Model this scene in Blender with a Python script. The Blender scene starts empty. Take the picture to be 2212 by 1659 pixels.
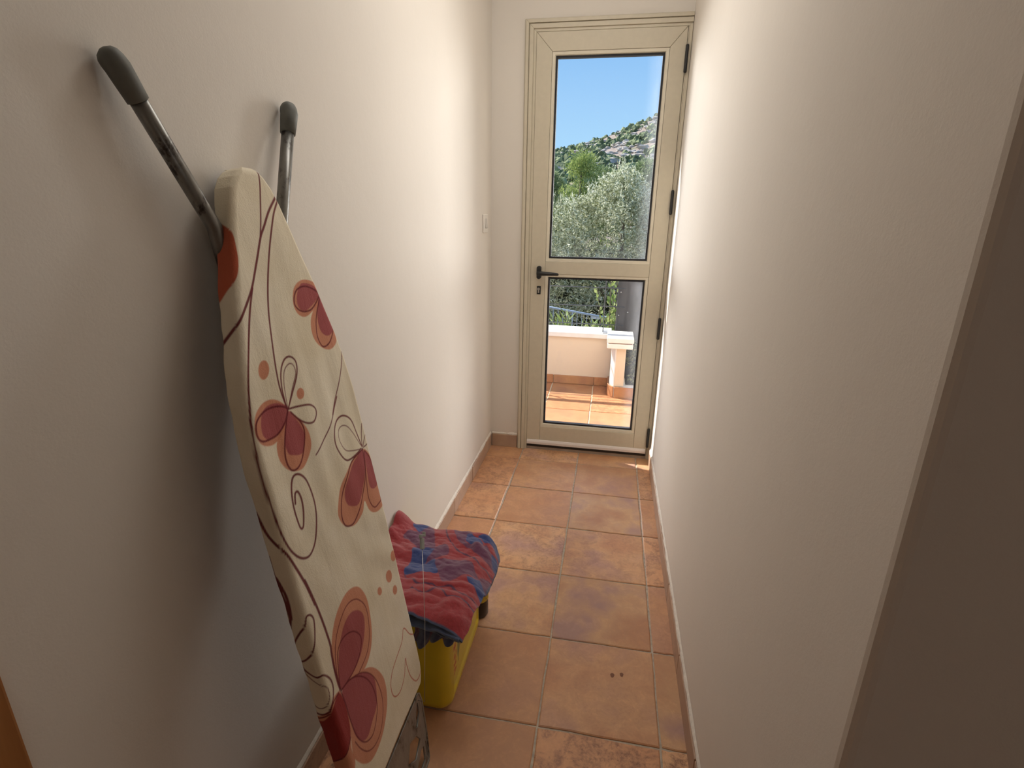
import bpy, bmesh, math, random
import numpy as np
from mathutils import Vector, Matrix, noise
random.seed(7); rng = np.random.default_rng(7)
sc = bpy.context.scene
COL = sc.collection

# ------------------------------------------------------------ camera
cd = bpy.data.cameras.new('camera'); cam = bpy.data.objects.new('camera', cd); COL.objects.link(cam)
YAW, PITCH, ROLL = -0.1771, -0.3102, 0.0159
fw = Vector((math.sin(YAW)*math.cos(PITCH), math.cos(YAW)*math.cos(PITCH), math.sin(PITCH)))
r0 = Vector((math.cos(YAW), -math.sin(YAW), 0)); u0 = r0.cross(fw)
rt = math.cos(ROLL)*r0 + math.sin(ROLL)*u0; up = -math.sin(ROLL)*r0 + math.cos(ROLL)*u0
m = Matrix((rt, up, -fw)).transposed().to_4x4(); m.translation = Vector((0.1117, -2.7445, 1.342))
cam.matrix_world = m
cd.sensor_width = 36; cd.lens = 1146.94/2212*36; cd.clip_start = 0.02; cd.clip_end = 2000
sc.camera = cam

# ------------------------------------------------------------ light
sc.view_settings.view_transform = 'Standard'; sc.view_settings.look = 'None'
sc.view_settings.gamma = 1; sc.view_settings.use_curve_mapping = False
sc.view_settings.exposure = 0.0
w = bpy.data.worlds.new('sky'); sc.world = w; w.use_nodes = True
nt = w.node_tree; nt.nodes.clear()
tc = nt.nodes.new('ShaderNodeTexCoord'); sx = nt.nodes.new('ShaderNodeSeparateXYZ')
rp = nt.nodes.new('ShaderNodeValToRGB'); bg = nt.nodes.new('ShaderNodeBackground'); wo = nt.nodes.new('ShaderNodeOutputWorld')
nt.links.new(tc.outputs['Generated'], sx.inputs[0]); nt.links.new(sx.outputs['Z'], rp.inputs[0])
nt.links.new(rp.outputs[0], bg.inputs[0]); nt.links.new(bg.outputs[0], wo.inputs[0])
e = rp.color_ramp.elements
e[0].position = 0.0; e[0].color = (0.50, 0.70, 0.86, 1)
e[1].position = 1.0; e[1].color = (0.07, 0.20, 0.55, 1)
for p_, c_ in ((0.10, (0.41, 0.69, 0.95, 1)), (0.18, (0.345, 0.61, 0.93, 1)), (0.26, (0.26, 0.52, 0.88, 1)), (0.5, (0.15, 0.36, 0.75, 1))):
    k = e.new(p_); k.color = c_
bg.inputs[1].default_value = 1.07
SUN_DIR = Vector((1.0, -0.52, -1.0)).normalized()
sd = bpy.data.lights.new('sun', 'SUN'); so = bpy.data.objects.new('sun', sd); COL.objects.link(so)
sd.energy = 9.0; sd.angle = math.radians(0.6); sd.color = (1, 0.95, 0.86)
so.rotation_euler = SUN_DIR.to_track_quat('-Z', 'Y').to_euler()
def area(name, loc, to, sx_, sy_, power, col, spread=180):
    ld = bpy.data.lights.new(name, 'AREA'); lo = bpy.data.objects.new(name, ld); COL.objects.link(lo)
    ld.shape = 'RECTANGLE'; ld.size = sx_; ld.size_y = sy_; ld.energy = power; ld.color = col; ld.spread = math.radians(spread)
    lo.location = loc; lo.rotation_euler = (Vector(to)-Vector(loc)).to_track_quat('-Z', 'Y').to_euler(); return lo
area('fill_right', (1.68, 2.8, 1.95), (-0.30, -1.7, 1.2), 1.5, 2.2, 29, (1, 0.98, 0.94), 60)  # added fill lamp outside, out of view, to brighten the left wall
area('fill_left', (-1.68, 2.8, 1.95), (0.25, -1.7, 1.2), 1.5, 2.2, 29, (1, 0.98, 0.94), 60)  # its added twin, also out of view, for the right wall
area('ceiling_fill', (0.05, -1.05, 2.70), (-0.02, -1.05, 0), 0.6, 1.8, 18.5, (1, 0.965, 0.91))  # added overhead fill for the corridor, no real fixture
area('room_fill', (1.6, -4.2, 2.65), (1.2, -4.0, 0), 0.6, 0.6, 3.8, (1, 0.95, 0.88))  # weak fill added behind the camera

# ------------------------------------------------------------ helpers
def setp(o, label=None, cat=None, group=None, kind=None):
    if label: o['label'] = label
    if cat: o['category'] = cat
    if group: o['group'] = group
    if kind: o['kind'] = kind
    return o
def link(name, me, mat=None, parent=None):
    o = bpy.data.objects.new(name, me); COL.objects.link(o)
    if mat is not None:
        for mm in (mat if isinstance(mat, (list, tuple)) else [mat]): me.materials.append(mm)
    if parent is not None: o.parent = parent
    return o
def thing(name, label, cat, loc=(0, 0, 0), group=None):
    o = bpy.data.objects.new(name, None); COL.objects.link(o); o.location = loc
    o.empty_display_size = 0.05
    return setp(o, label, cat, group)
def local(bm, parent):
    if parent is not None and parent.location.length > 0: bmesh.ops.translate(bm, verts=bm.verts, vec=-parent.location)
def fin(name, bm, mat, parent=None, smooth=False, bevel=0, seg=2, angle=35):
    """parts are built in world coordinates and moved into the frame of their thing"""
    if parent is not None:
        off = Vector(parent.location); p = parent.parent
        while p: off += p.location; p = p.parent
        bmesh.ops.translate(bm, verts=bm.verts, vec=-off)
    me = bpy.data.meshes.new(name); bmesh.ops.recalc_face_normals(bm, faces=bm.faces); bm.to_mesh(me); bm.free()
    if smooth:
        for p in me.polygons: p.use_smooth = True
    o = link(name, me, mat, parent)
    if bevel:
        b = o.modifiers.new('bevel', 'BEVEL'); b.width = bevel; b.segments = seg; b.limit_method = 'ANGLE'; b.angle_limit = math.radians(angle)
    return o
def box(bm, a, b):
    x0, y0, z0 = a; x1, y1, z1 = b
    v = [bm.verts.new(p) for p in ((x0,y0,z0),(x1,y0,z0),(x1,y1,z0),(x0,y1,z0),(x0,y0,z1),(x1,y0,z1),(x1,y1,z1),(x0,y1,z1))]
    for f in ((0,3,2,1),(4,5,6,7),(0,1,5,4),(1,2,6,5),(2,3,7,6),(3,0,4,7)): bm.faces.new([v[i] for i in f])
def mbox(name, a, b, mat, parent=None, **k):
    bm = bmesh.new(); box(bm, a, b); return fin(name, bm, mat, parent, **k)
def prism(bm, poly, ax, h0, h1):
    def P(p, h):
        q = list(p); q.insert(ax, h); return q
    A = [bm.verts.new(P(p, h0)) for p in poly]; B = [bm.verts.new(P(p, h1)) for p in poly]; n = len(poly)
    bm.faces.new(A[::-1]); bm.faces.new(B)
    for i in range(n): bm.faces.new((A[i], A[(i+1) % n], B[(i+1) % n], B[i]))
def tube(bm, pts, r, n=12, cap=True):
    pts = [Vector(p) for p in pts]; rs = r if isinstance(r, (list, tuple)) else [r]*len(pts); rings = []; px = None
    for i, p in enumerate(pts):
        d = (pts[min(i+1, len(pts)-1)]-pts[max(i-1, 0)]).normalized()
        if px is None: px = d.orthogonal().normalized()
        px = (px - d*px.dot(d)).normalized(); py = d.cross(px)
        rings.append([bm.verts.new(p + rs[i]*(math.cos(2*math.pi*k/n)*px + math.sin(2*math.pi*k/n)*py)) for k in range(n)])
    for A, B in zip(rings, rings[1:]):
        for k in range(n): bm.faces.new((A[k], A[(k+1) % n], B[(k+1) % n], B[k]))
    if cap: bm.faces.new(rings[0][::-1]); bm.faces.new(rings[-1])
class N:
    """tiny node-graph builder"""
    def __init__(s, name):
        s.m = bpy.data.materials.new(name); s.m.use_nodes = True; s.t = s.m.node_tree; s.t.nodes.clear()
        s.out = s.n('ShaderNodeOutputMaterial')
    def n(s, ty, **k):
        d = s.t.nodes.new(ty)
        for a, b in k.items(): setattr(d, a, b)
        return d
    def l(s, a, b): s.t.links.new(a, b)
    def noise(s, scale, detail=4, rough=.55, co='Object', stretch=None, dist=0):
        t = s.n('ShaderNodeTexCoord'); x = s.n('ShaderNodeTexNoise'); x.inputs['Scale'].default_value = scale
        x.inputs['Detail'].default_value = detail; x.inputs['Roughness'].default_value = rough; x.inputs['Distortion'].default_value = dist
        src = t.outputs[co]
        if co == 'World':
            pass
        if stretch:
            mp = s.n('ShaderNodeMapping'); mp.inputs['Scale'].default_value = stretch; s.l(src, mp.inputs[0]); src = mp.outputs[0]
        s.l(src, x.inputs['Vector']); return x
    def ramp(s, src, stops):
        r = s.n('ShaderNodeValToRGB'); e = r.color_ramp.elements
        e[0].position, e[0].color = stops[0][0], (*stops[0][1], 1); e[1].position, e[1].color = stops[-1][0], (*stops[-1][1], 1)
        for p, c in stops[1:-1]:
            k = e.new(p); k.color = (*c, 1)
        s.l(src, r.inputs[0]); return r.outputs[0]
    def mix(s, fac, a, b, mode='MIX'):
        x = s.n('ShaderNodeMix', data_type='RGBA', blend_type=mode)
        for v, i in ((fac, 0), (a, 6), (b, 7)):
            if hasattr(v, 'is_linked'): s.l(v, x.inputs[i])
            else: x.inputs[i].default_value = v if i == 0 else (*v, 1)
        return x.outputs[2]
    def bsdf(s, col, rough=.6, metal=0, bump=None, bs=.3, bd=.002, spec=.5, sheen=0):
        b = s.n('ShaderNodeBsdfPrincipled')
        if hasattr(col, 'is_linked'): s.l(col, b.inputs['Base Color'])
        else: b.inputs['Base Color'].default_value = (*col, 1)
        if hasattr(rough, 'is_linked'): s.l(rough, b.inputs['Roughness'])
        else: b.inputs['Roughness'].default_value = rough
        b.inputs['Metallic'].default_value = metal; b.inputs['Specular IOR Level'].default_value = spec
        if sheen: b.inputs['Sheen Weight'].default_value = sheen
        if bump is not None:
            u = s.n('ShaderNodeBump'); u.inputs['Strength'].default_value = bs; u.inputs['Distance'].default_value = bd
            s.l(bump, u.inputs['Height']); s.l(u.outputs[0], b.inputs['Normal'])
        s.l(b.outputs[0], s.out.inputs[0]); return b
def plain(name, col, rough=.5, metal=0, vary=.12, scale=30, bs=.15, **k):
    g = N(name); x = g.noise(scale); c = g.ramp(x.outputs[0], [(.3, tuple(v*(1-vary) for v in col)), (.7, tuple(min(1, v*(1+vary)) for v in col))])
    g.bsdf(c, rough, metal, x.outputs[0], bs, **k); return g.m

# ------------------------------------------------------------ materials
def plaster_mat(name, base, fine=260):
    g = N(name); a = g.noise(1.6, 5, .6, stretch=(1, 1, .6)); b = g.noise(fine, 3, .6); d = g.noise(38, 3, .5)
    c = g.ramp(a.outputs[0], [(.3, tuple(v*.955 for v in base)), (.7, base)])
    mm = g.n('ShaderNodeMath', operation='ADD'); g.l(b.outputs[0], mm.inputs[0])
    m2 = g.n('ShaderNodeMath', operation='MULTIPLY'); m2.inputs[1].default_value = 2.2; g.l(d.outputs[0], m2.inputs[0]); g.l(m2.outputs[0], mm.inputs[1])
    g.bsdf(c, .85, 0, mm.outputs[0], .16, .0012, spec=.2); return g.m
PLASTER = plaster_mat('wall_plaster', (.80, .75, .685))
RENDER = plaster_mat('render_outside', (.80, .66, .50))
WHITE_R = plain('white_marble', (.86, .82, .76), .5, vary=.08, scale=9)
def tile_mat(name, base, dark, light, purple, gloss=.45):
    g = N(name)
    geo = g.n('ShaderNodeNewGeometry'); oi = g.n('ShaderNodeObjectInfo')
    ad = g.n('ShaderNodeVectorMath', operation='ADD')
    sc_ = g.n('ShaderNodeVectorMath', operation='SCALE'); cb = g.n('ShaderNodeCombineXYZ')
    for i in range(3): g.l(oi.outputs['Random'], cb.inputs[i])
    g.l(cb.outputs[0], sc_.inputs[0]); sc_.inputs['Scale'].default_value = 40
    g.l(geo.outputs['Position'], ad.inputs[0]); g.l(sc_.outputs[0], ad.inputs[1])
    def nz(s_, d_, r_, dist=0):
        x = g.n('ShaderNodeTexNoise'); x.inputs['Scale'].default_value = s_; x.inputs['Detail'].default_value = d_; x.inputs['Roughness'].default_value = r_
        x.inputs['Distortion'].default_value = dist; g.l(ad.outputs[0], x.inputs['Vector']); return x.outputs[0]
    big = nz(5, 3, .5); mid = nz(17, 6, .7, .6); fine = nz(90, 6, .75)
    c = g.ramp(big, [(.33, base), (.52, light), (.68, purple)])
    c2 = g.mix(oi.outputs['Random'], c, base); 
    hs = g.n('ShaderNodeHueSaturation')
    mr = g.n('ShaderNodeMapRange'); mr.inputs['To Min'].default_value = .86; mr.inputs['To Max'].default_value = 1.12
    rr = g.n('ShaderNodeMath', operation='FRACT'); rm = g.n('ShaderNodeMath', operation='MULTIPLY'); rm.inputs[1].default_value = 7.31
    g.l(oi.outputs['Random'], rm.inputs[0]); g.l(rm.outputs[0], rr.inputs[0]); g.l(rr.outputs[0], mr.inputs[0]); g.l(mr.outputs[0], hs.inputs['Value']); g.l(c2, hs.inputs['Color'])
    sp = g.ramp(mid, [(.40, (1, 1, 1)), (.48, (.82,)*3), (.57, (0, 0, 0))]); spv = g.ramp(fine, [(.38, (0, 0, 0)), (.62, (1, 1, 1))])
    f = g.mix(1.0, sp, spv, 'MULTIPLY')
    amt = g.n('ShaderNodeMath', operation='MULTIPLY'); p2 = g.n('ShaderNodeMath', operation='POWER'); p2.inputs[1].default_value = 2.5; g.l(rr.outputs[0], p2.inputs[0]); p3 = g.n('ShaderNodeMath', operation='MULTIPLY_ADD'); p3.inputs[1].default_value = .75; p3.inputs[2].default_value = .22; g.l(p2.outputs[0], p3.inputs[0]); g.l(f, amt.inputs[0]); g.l(p3.outputs[0], amt.inputs[1])
    col = g.mix(amt.outputs[0], hs.outputs[0], dark)
    fr = g.ramp(fine, [(.3, (.88,)*3), (.7, (1.06,)*3)])
    col = g.mix(1.0, col, fr, 'MULTIPLY')
    rg = g.ramp(mid, [(.3, (gloss-.08,)*3), (.7, (gloss+.14,)*3)])
    g.bsdf(col, rg, 0, mid, .35, .002, spec=.45); return g.m
TILE = tile_mat('terracotta_tile', (.61, .305, .155), (.17, .07, .045), (.74, .44, .235), (.52, .315, .26))
TILE_OUT = tile_mat('terrace_tile', (.51, .23, .10), (.32, .12, .055), (.57, .30, .14), (.45, .22, .12), .6)
SKIRT = tile_mat('skirting_tile', (.50, .33, .23), (.28, .17, .11), (.60, .43, .31), (.48, .33, .27))
GROUT = plain('grout', (.50, .43, .34), .9, vary=.25, scale=60, bs=.5)
CAULK = plain('chipped_white_plaster', (.84, .79, .71), .9, vary=.08, scale=70, bs=.9)
ALU = plain('cream_painted_aluminium', (.60, .54, .42), .42, vary=.03, scale=40, bs=.03)
ALU_E = plain('cream_aluminium_edge', (.72, .66, .53), .4, vary=.02, scale=40, bs=.03)
SWEEP = plain('pale_door_sweep', (.78, .72, .68), .4, vary=.03, bs=.05)
BLACK = plain('black_plastic', (.014, .014, .015), .45, vary=.2, bs=.1)
RUBBER = plain('black_gasket', (.012, .012, .016), .7)
STEEL = plain('brushed_steel', (.55, .54, .52), .3, 1, vary=.1)
def glass_mat():
    g = N('door_glass'); tr = g.n('ShaderNodeBsdfTransparent'); gl = g.n('ShaderNodeBsdfGlossy'); gl.inputs['Roughness'].default_value = .02
    fr = g.n('ShaderNodeFresnel'); fr.inputs[0].default_value = 1.45; m1 = g.n('ShaderNodeMixShader')
    g.l(fr.outputs[0], m1.inputs[0]); g.l(tr.outputs[0], m1.inputs[1]); g.l(gl.outputs[0], m1.inputs[2])
    df = g.n('ShaderNodeBsdfDiffuse'); tl = g.n('ShaderNodeBsdfTranslucent'); a = g.n('ShaderNodeAddShader')
    for d in (df, tl): d.inputs[0].default_value = (.45, .47, .5, 1)
    g.l(df.outputs[0], a.inputs[0]); g.l(tl.outputs[0], a.inputs[1])
    # dirt film: more towards the pane's rim, smeared
    t = g.n('ShaderNodeTexCoord'); s = g.n('ShaderNodeSeparateXYZ'); g.l(t.outputs['Generated'], s.inputs[0])
    nz = g.noise(9, 6, .7, stretch=(3, 1, 1)); nf = g.noise(60, 5, .7)
    def edge(sock, k):
        x = g.n('ShaderNodeMath', operation='SUBTRACT'); x.inputs[0].default_value = 1; g.l(sock, x.inputs[1]) if k else None
        src = x.outputs[0] if k else sock
        mr = g.n('ShaderNodeMapRange'); mr.inputs['From Min'].default_value = 0; mr.inputs['From Max'].default_value = .16; mr.inputs['To Min'].default_value = 1; mr.inputs['To Max'].default_value = 0
        g.l(src, mr.inputs[0]); return mr.outputs[0]
    e1 = edge(s.outputs['X'], True); e2 = edge(s.outputs['Z'], False)
    mx = g.n('ShaderNodeMath', operation='MAXIMUM'); g.l(e1, mx.inputs[0]); e2m = g.n('ShaderNodeMath', operation='MULTIPLY'); e2m.inputs[1].default_value = .35; g.l(e2, e2m.inputs[0]); g.l(e2m.outputs[0], mx.inputs[1])
    p1 = g.n('ShaderNodeMath', operation='POWER'); p1.inputs[1].default_value = 1.6; g.l(mx.outputs[0], p1.inputs[0])
    m3 = g.n('ShaderNodeMath', operation='MULTIPLY'); g.l(p1.outputs[0], m3.inputs[0]); g.l(nz.outputs[0], m3.inputs[1])
    m4 = g.n('ShaderNodeMath', operation='MULTIPLY_ADD'); m4.inputs[1].default_value = .38; m4.inputs[2].default_value = .0; g.l(m3.outputs[0], m4.inputs[0])
    sp = g.ramp(nf.outputs[0], [(.60, (0, 0, 0)), (.80, (.05,)*3)])
    m5 = g.n('ShaderNodeMath', operation='ADD'); g.l(m4.outputs[0], m5.inputs[0]); g.l(sp, m5.inputs[1])
    m2 = g.n('ShaderNodeMixShader'); g.l(m5.outputs[0], m2.inputs[0]); g.l(m1.outputs[0], m2.inputs[1]); g.l(a.outputs[0], m2.inputs[2])
    g.l(m2.outputs[0], g.out.inputs[0]); return g.m
GLASS = glass_mat()

# ------------------------------------------------------------ room shell
XL, XR, YD, YE, H = -0.535, 0.406, 0.16, -2.244, 2.78
T = 0.33
def struct(o): o['kind'] = 'structure'; return o
struct(mbox('wall_left', (XL-.16, -5.2, -.05), (XL, .38, H+.1), PLASTER))
bm = bmesh.new(); box(bm, (XR, YE, -.05), (2.8, .38, H+.1))
struct(fin('wall_right', bm, PLASTER, bevel=.012, seg=3))
bm = bmesh.new(); box(bm, (XL, YD, -.05), (-.335, .38, H+.1)); box(bm, (-.335, YD, 2.175), (XR, .38, H+.1))
wb = struct(fin('wall_back', bm, PLASTER))
struct(mbox('wall_front', (XL-.16, -5.2, -.05), (2.8, -5.05, H+.1), PLASTER))
struct(mbox('wall_far_right', (2.65, -5.05, -.05), (2.8, YE, H+.1), PLASTER))
struct(mbox('ceiling', (XL, -5.05, H), (2.65, YD, H+.1), PLASTER))
fl = mbox('floor', (XL, -5.05, -.10), (2.65, .38, -.0045), GROUT); struct(fl)
def uneven_tile(name, x0, x1, y0, y1, z0, z1, mat, parent, j=.0030, chip=.002):
    """a tile with slightly wandering edges and a worn arris"""
    bm = bmesh.new(); pts = []
    n = 4
    for a, b in (((x0, y0), (x1, y0)), ((x1, y0), (x1, y1)), ((x1, y1), (x0, y1)), ((x0, y1), (x0, y0))):
        for i in range(n):
            t = i/n; pts.append((a[0]+(b[0]-a[0])*t+random.uniform(-j, j)*.6, a[1]+(b[1]-a[1])*t+random.uniform(-j, j)*.6))
    cx, cy = (x0+x1)/2, (y0+y1)/2
    lo = [bm.verts.new((x, y, z0)) for x, y in pts]; md = [bm.verts.new((x, y, z1-.0022)) for x, y in pts]
    hi = [bm.verts.new((x+(.003 if x < cx else -.003), y+(.003 if y < cy else -.003), z1)) for x, y in pts]
    k = len(pts)
    for A, B in ((lo, md), (md, hi)):
        for i in range(k): bm.faces.new((A[i], A[(i+1) % k], B[(i+1) % k], B[i]))
    bm.faces.new(hi)
    return fin(name, bm, mat, parent)
g_ = .0032
xs = [XL, -T, 0, T, XR]; ys = [YD] + [0.008-T*i for i in range(0, 8)]
for i in range(4):
    for j in range(len(ys)-1):
        uneven_tile('tile', xs[i]+g_, xs[i+1]-g_, ys[j+1]+g_, ys[j]-g_, -.006, random.uniform(-.0006, .0006), TILE, fl)
y = ys[-1]
xs2 = [XL, -T, 0, T] + [2*T, 3*T, 4*T, 5*T, 6*T, 7*T, 2.65]
while y > -4.9:
    for i in range(len(xs2)-1): uneven_tile('tile', xs2[i]+g_, xs2[i+1]-g_, y-T+g_, y-g_, -.006, random.uniform(-.0006, .0006), TILE, fl)
    y -= T
for sx_, sy_, r_ in ((.203, -1.430, .0062), (.231, -1.422, .0055)):
    bm = bmesh.new(); v_ = [bm.verts.new((sx_+r_*math.cos(t)*(1+.15*math.sin(3*t)), sy_+r_*1.35*math.sin(t), .0009)) for t in np.linspace(0, 2*math.pi, 16, endpoint=False)]; bm.faces.new(v_)
    fin('dried_drop', bm, plain('dried_drop', (.24, .11, .065), .8, bs=0), fl)
# skirting tiles: each piece its own
def skirting(name, side, segs, h=.078):
    root = bpy.data.objects.new(name, None); COL.objects.link(root); root['kind'] = 'structure'
    for a, b in segs:
        bm = bmesh.new(); t0, t1 = random.uniform(.0085, .011), random.uniform(.0085, .011)
        if side == 'L': box(bm, (XL, a, .0), (XL+t0, b, h))
        elif side == 'R': box(bm, (XR-t0, a, .0), (XR, b, h))
        elif side == 'B': box(bm, (a, YD-t0, .0), (b, YD, h))
        else: box(bm, (a, YE-t0, 0), (b, YE, h))
        fin('skirting_tile', bm, SKIRT, root, bevel=.0015, seg=1)
    return root
def cuts(a, b, off=0.0):
    r = []; y = b
    first = b-off if off else b-T
    while y > a+.02:
        ny = max(a, first if y == b else y-T); r.append((ny+.0015, y-.0015)); y = ny
    return r
L_ = skirting('baseboard_left', 'L', cuts(-2.36, YD-.011, .13))
R_ = skirting('baseboard_right', 'R', cuts(YE, YD-.03, .20))
skirting('baseboard_back', 'B', [(XL+.011, -.372)])
skirting('baseboard_corner', 'F', [(XR+T*i+.0015, XR+T*(i+1)-.0015) for i in range(6)])
# ragged plaster lip above the skirting
def lip(name, pts_dir, a, b, x, sgn, z):
    bm = bmesh.new(); n = 90; rows = []
    for i in range(n+1):
        t = a+(b-a)*i/n; nz = noise.noise(Vector((t*9, x*3, 0)))*.5+noise.noise(Vector((t*31, x, 4)))*.4
        th = max(.0065+nz*.008, .0015); hh = .013+nz*.012
        if pts_dir == 'y': P = [(x, t, z-.001), (x+sgn*th, t, z-.001), (x+sgn*th*.9, t, z+.004+abs(nz)*.003), (x+sgn*.0005, t, z+hh)]
        else: P = [(t, x, z-.001), (t, x+sgn*th, z-.001), (t, x+sgn*th*.9, z+.004+abs(nz)*.003), (t, x+sgn*.0005, z+hh)]
        rows.append([bm.verts.new(p) for p in P])
    for A, B in zip(rows, rows[1:]):
        for k in range(3): bm.faces.new((A[k], A[k+1], B[k+1], B[k]))
    return fin('plaster_lip', bm, CAULK, bpy.data.objects[name], smooth=True)
lip('baseboard_left', 'y', -2.36, YD-.01, XL, 1, .078); lip('baseboard_right', 'y', YE, YD-.03, XR, -1, .078); lip('baseboard_back', 'x', XL+.01, -.372, YD, -1, .078)

# ------------------------------------------------------------ glazed door (setting)
door = bpy.data.objects.new('door_1', None); COL.objects.link(door); door['kind'] = 'structure'
fr = bpy.data.objects.new('trim_1', None); COL.objects.link(fr); fr['kind'] = 'structure'
# casing: strips of the profile (distance from outer edge, front y)
CX0, CX1, CZ = -.3695, .4045, 2.226
strips = [(0, .005, .152), (.005, .020, .140), (.020, .0235, .149), (.0235, .043, .143), (.043, .056, .150)]
bl, bt_, br = bmesh.new(), bmesh.new(), bmesh.new()
for a, b, yf in strips:
    bm = bl; v = [(CX0+a, 0), (CX0+b, 0), (CX0+b, CZ-b), (CX0+a, CZ-a)]
    prism(bl, v, 1, yf, .17 if a < .03 else .20)
    prism(bt_, [(CX0+a, CZ-a), (CX0+b, CZ-b), (CX1, CZ-b), (CX1, CZ-a)], 1, yf, .17 if a < .03 else .20)
prism(br, [(CX1-.014, 0), (CX1, 0), (CX1, CZ-.05), (CX1-.014, CZ-.05)], 1, .146, .20)
prism(br, [(CX1-.019, 0), (CX1-.014, 0), (CX1-.014, CZ-.05), (CX1-.019, CZ-.05)], 1, .152, .20)
for nm, b_ in (('side_casing', bl), ('head_casing', bt_), ('side_casing', br)): fin(nm, b_, ALU, fr, bevel=.0012, seg=1)
mbox('threshold', (-.335, .155, -.004), (XR-.002, .40, .018), plain('stone_sill', (.40, .34, .28), .7, scale=15), fr)
# leaf
LX0, LX1, LZ0, LZ1 = -.3125, .3835, .034, 2.169
GX0, GX1 = -.217, .292
P1 = (1.119, 2.068); P2 = (.169, 1.018)
yf, yb = .150, .198; sw = .018
def bar(name, poly, y0=yf, y1=yb, mat=ALU, bev=.0012):
    bm = bmesh.new(); prism(bm, poly, 1, y0, y1); return fin(name, bm, mat, door, bevel=bev, seg=1)
ix0, ix1 = GX0-sw, GX1+sw; tz = P1[1]+sw; bz = P2[0]-sw
bar('stile', [(LX0, LZ0), (ix0-.0008, LZ0), (ix0-.0008, tz), (LX0, LZ1)])
bar('stile', [(LX1, LZ0), (ix1+.0008, LZ0), (ix1+.0008, tz), (LX1, LZ1)])
bar('top_rail', [(LX0+.001, LZ1), (ix0, tz+.0008), (ix1, tz+.0008), (LX1-.001, LZ1)])
bar('bottom_rail', [(ix0, LZ0), (ix1, LZ0), (ix1, bz), (ix0, bz)])
bar('middle_rail', [(ix0, P2[1]+sw), (ix1, P2[1]+sw), (ix1, P1[0]-sw), (ix0, P1[0]-sw)])
for z0, z1 in (P1, P2):
    # glazing bead (sloped), gasket, pane
    bm = bmesh.new(); o_ = [(ix0, z0-sw), (ix1, z0-sw), (ix1, z1+sw), (ix0, z1+sw)]; s_ = .0015
    rings = []
    for d, yy in ((.0006, yb-.01), (.0006, yf+.0035), (sw*.75, yf+.0045), (sw-.001, yf+.011), (sw-.001, yb-.01)):
        rings.append([bm.verts.new(p) for p in ((ix0+d, yy, z0-sw+d), (ix1-d, yy, z0-sw+d), (ix1-d, yy, z1+sw-d), (ix0+d, yy, z1+sw-d))])
    for A, B in zip(rings, rings[1:]):
        for k in range(4): bm.faces.new((A[k], A[(k+1) % 4], B[(k+1) % 4], B[k]))
    fin('glazing_bead', bm, ALU_E, door)
    bm = bmesh.new(); g0 = .0085
    for q0, q1 in (((GX0, z0), (GX0+g0, z1)), ((GX1-g0, z0), (GX1, z1)), ((GX0+g0, z0), (GX1-g0, z0+g0)), ((GX0+g0, z1-g0), (GX1-g0, z1))):
        box(bm, (q0[0], .160, q0[1]), (q1[0], .185, q1[1]))
    fin('gasket', bm, RUBBER, door)
    bm = bmesh.new(); vs = [bm.verts.new(p) for p in ((GX0+.004, .174, z0+.004), (GX1-.004, .174, z0+.004), (GX1-.004, .174, z1-.004), (GX0+.004, .174, z1-.004))]; bm.faces.new(vs)
    fin('glass_pane', bm, GLASS, door)
bm = bmesh.new(); prism(bm, [(.1485, .036), (.139, .038), (.139, .052), (.144, .062), (.1505, .064), (.1505, .036)], 0, LX0+.002, LX1-.004); fin('door_sweep', bm, SWEEP, door, bevel=.0008, seg=1)
mbox('brush_seal', (LX0+.002, .150, .0185), (LX1-.004, .19, .0345), BLACK, door)
# handle
bm = bmesh.new(); ring = []
for k in range(20):
    t = 2*math.pi*k/20; cx_ = -.2665+.0125*math.cos(t); cz_ = 1.044+(.022 if math.sin(t) > 0 else -.022)+.0125*math.sin(t); ring.append((cx_, cz_))
prism(bm, ring, 1, .127, .1495); fin('handle_plate', bm, BLACK, door, smooth=False, bevel=.003)
bm = bmesh.new(); tube(bm, [(-.2665, .128, 1.042), (-.2665, .112, 1.042)], .0105, 14)
tube(bm, [(-.2735, .108, 1.042), (-.25, .106, 1.0415), (-.20, .105, 1.0405), (-.163, .106, 1.039), (-.158, .107, 1.039)], [.012, .0118, .0095, .0075, .0045], 14)
fin('door_handle', bm, BLACK, door, smooth=True)
mbox('lock_plate', (-.2765, .1455, .926), (-.2555, .1495, .970), BLACK, door, bevel=.001)
bm = bmesh.new(); tube(bm, [(-.266, .1462, .955), (-.266, .137, .955)], .0075, 16); box(bm, (-.2695, .138, .934), (-.2625, .147, .955)); fin('key_cylinder', bm, STEEL, door)
for zc in (2.035, 1.407, .769, .136):
    bm = bmesh.new(); tube(bm, [(.3865, .1385, zc-.058), (.3865, .1385, zc-.054), (.3865, .1385, zc+.054), (.3865, .1385, zc+.058)], [.005, .0075, .0075, .005], 12); box(bm, (.383, .139, zc-.05), (.3925, .1505, zc+.05)); fin('hinge', bm, BLACK, door)

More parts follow.
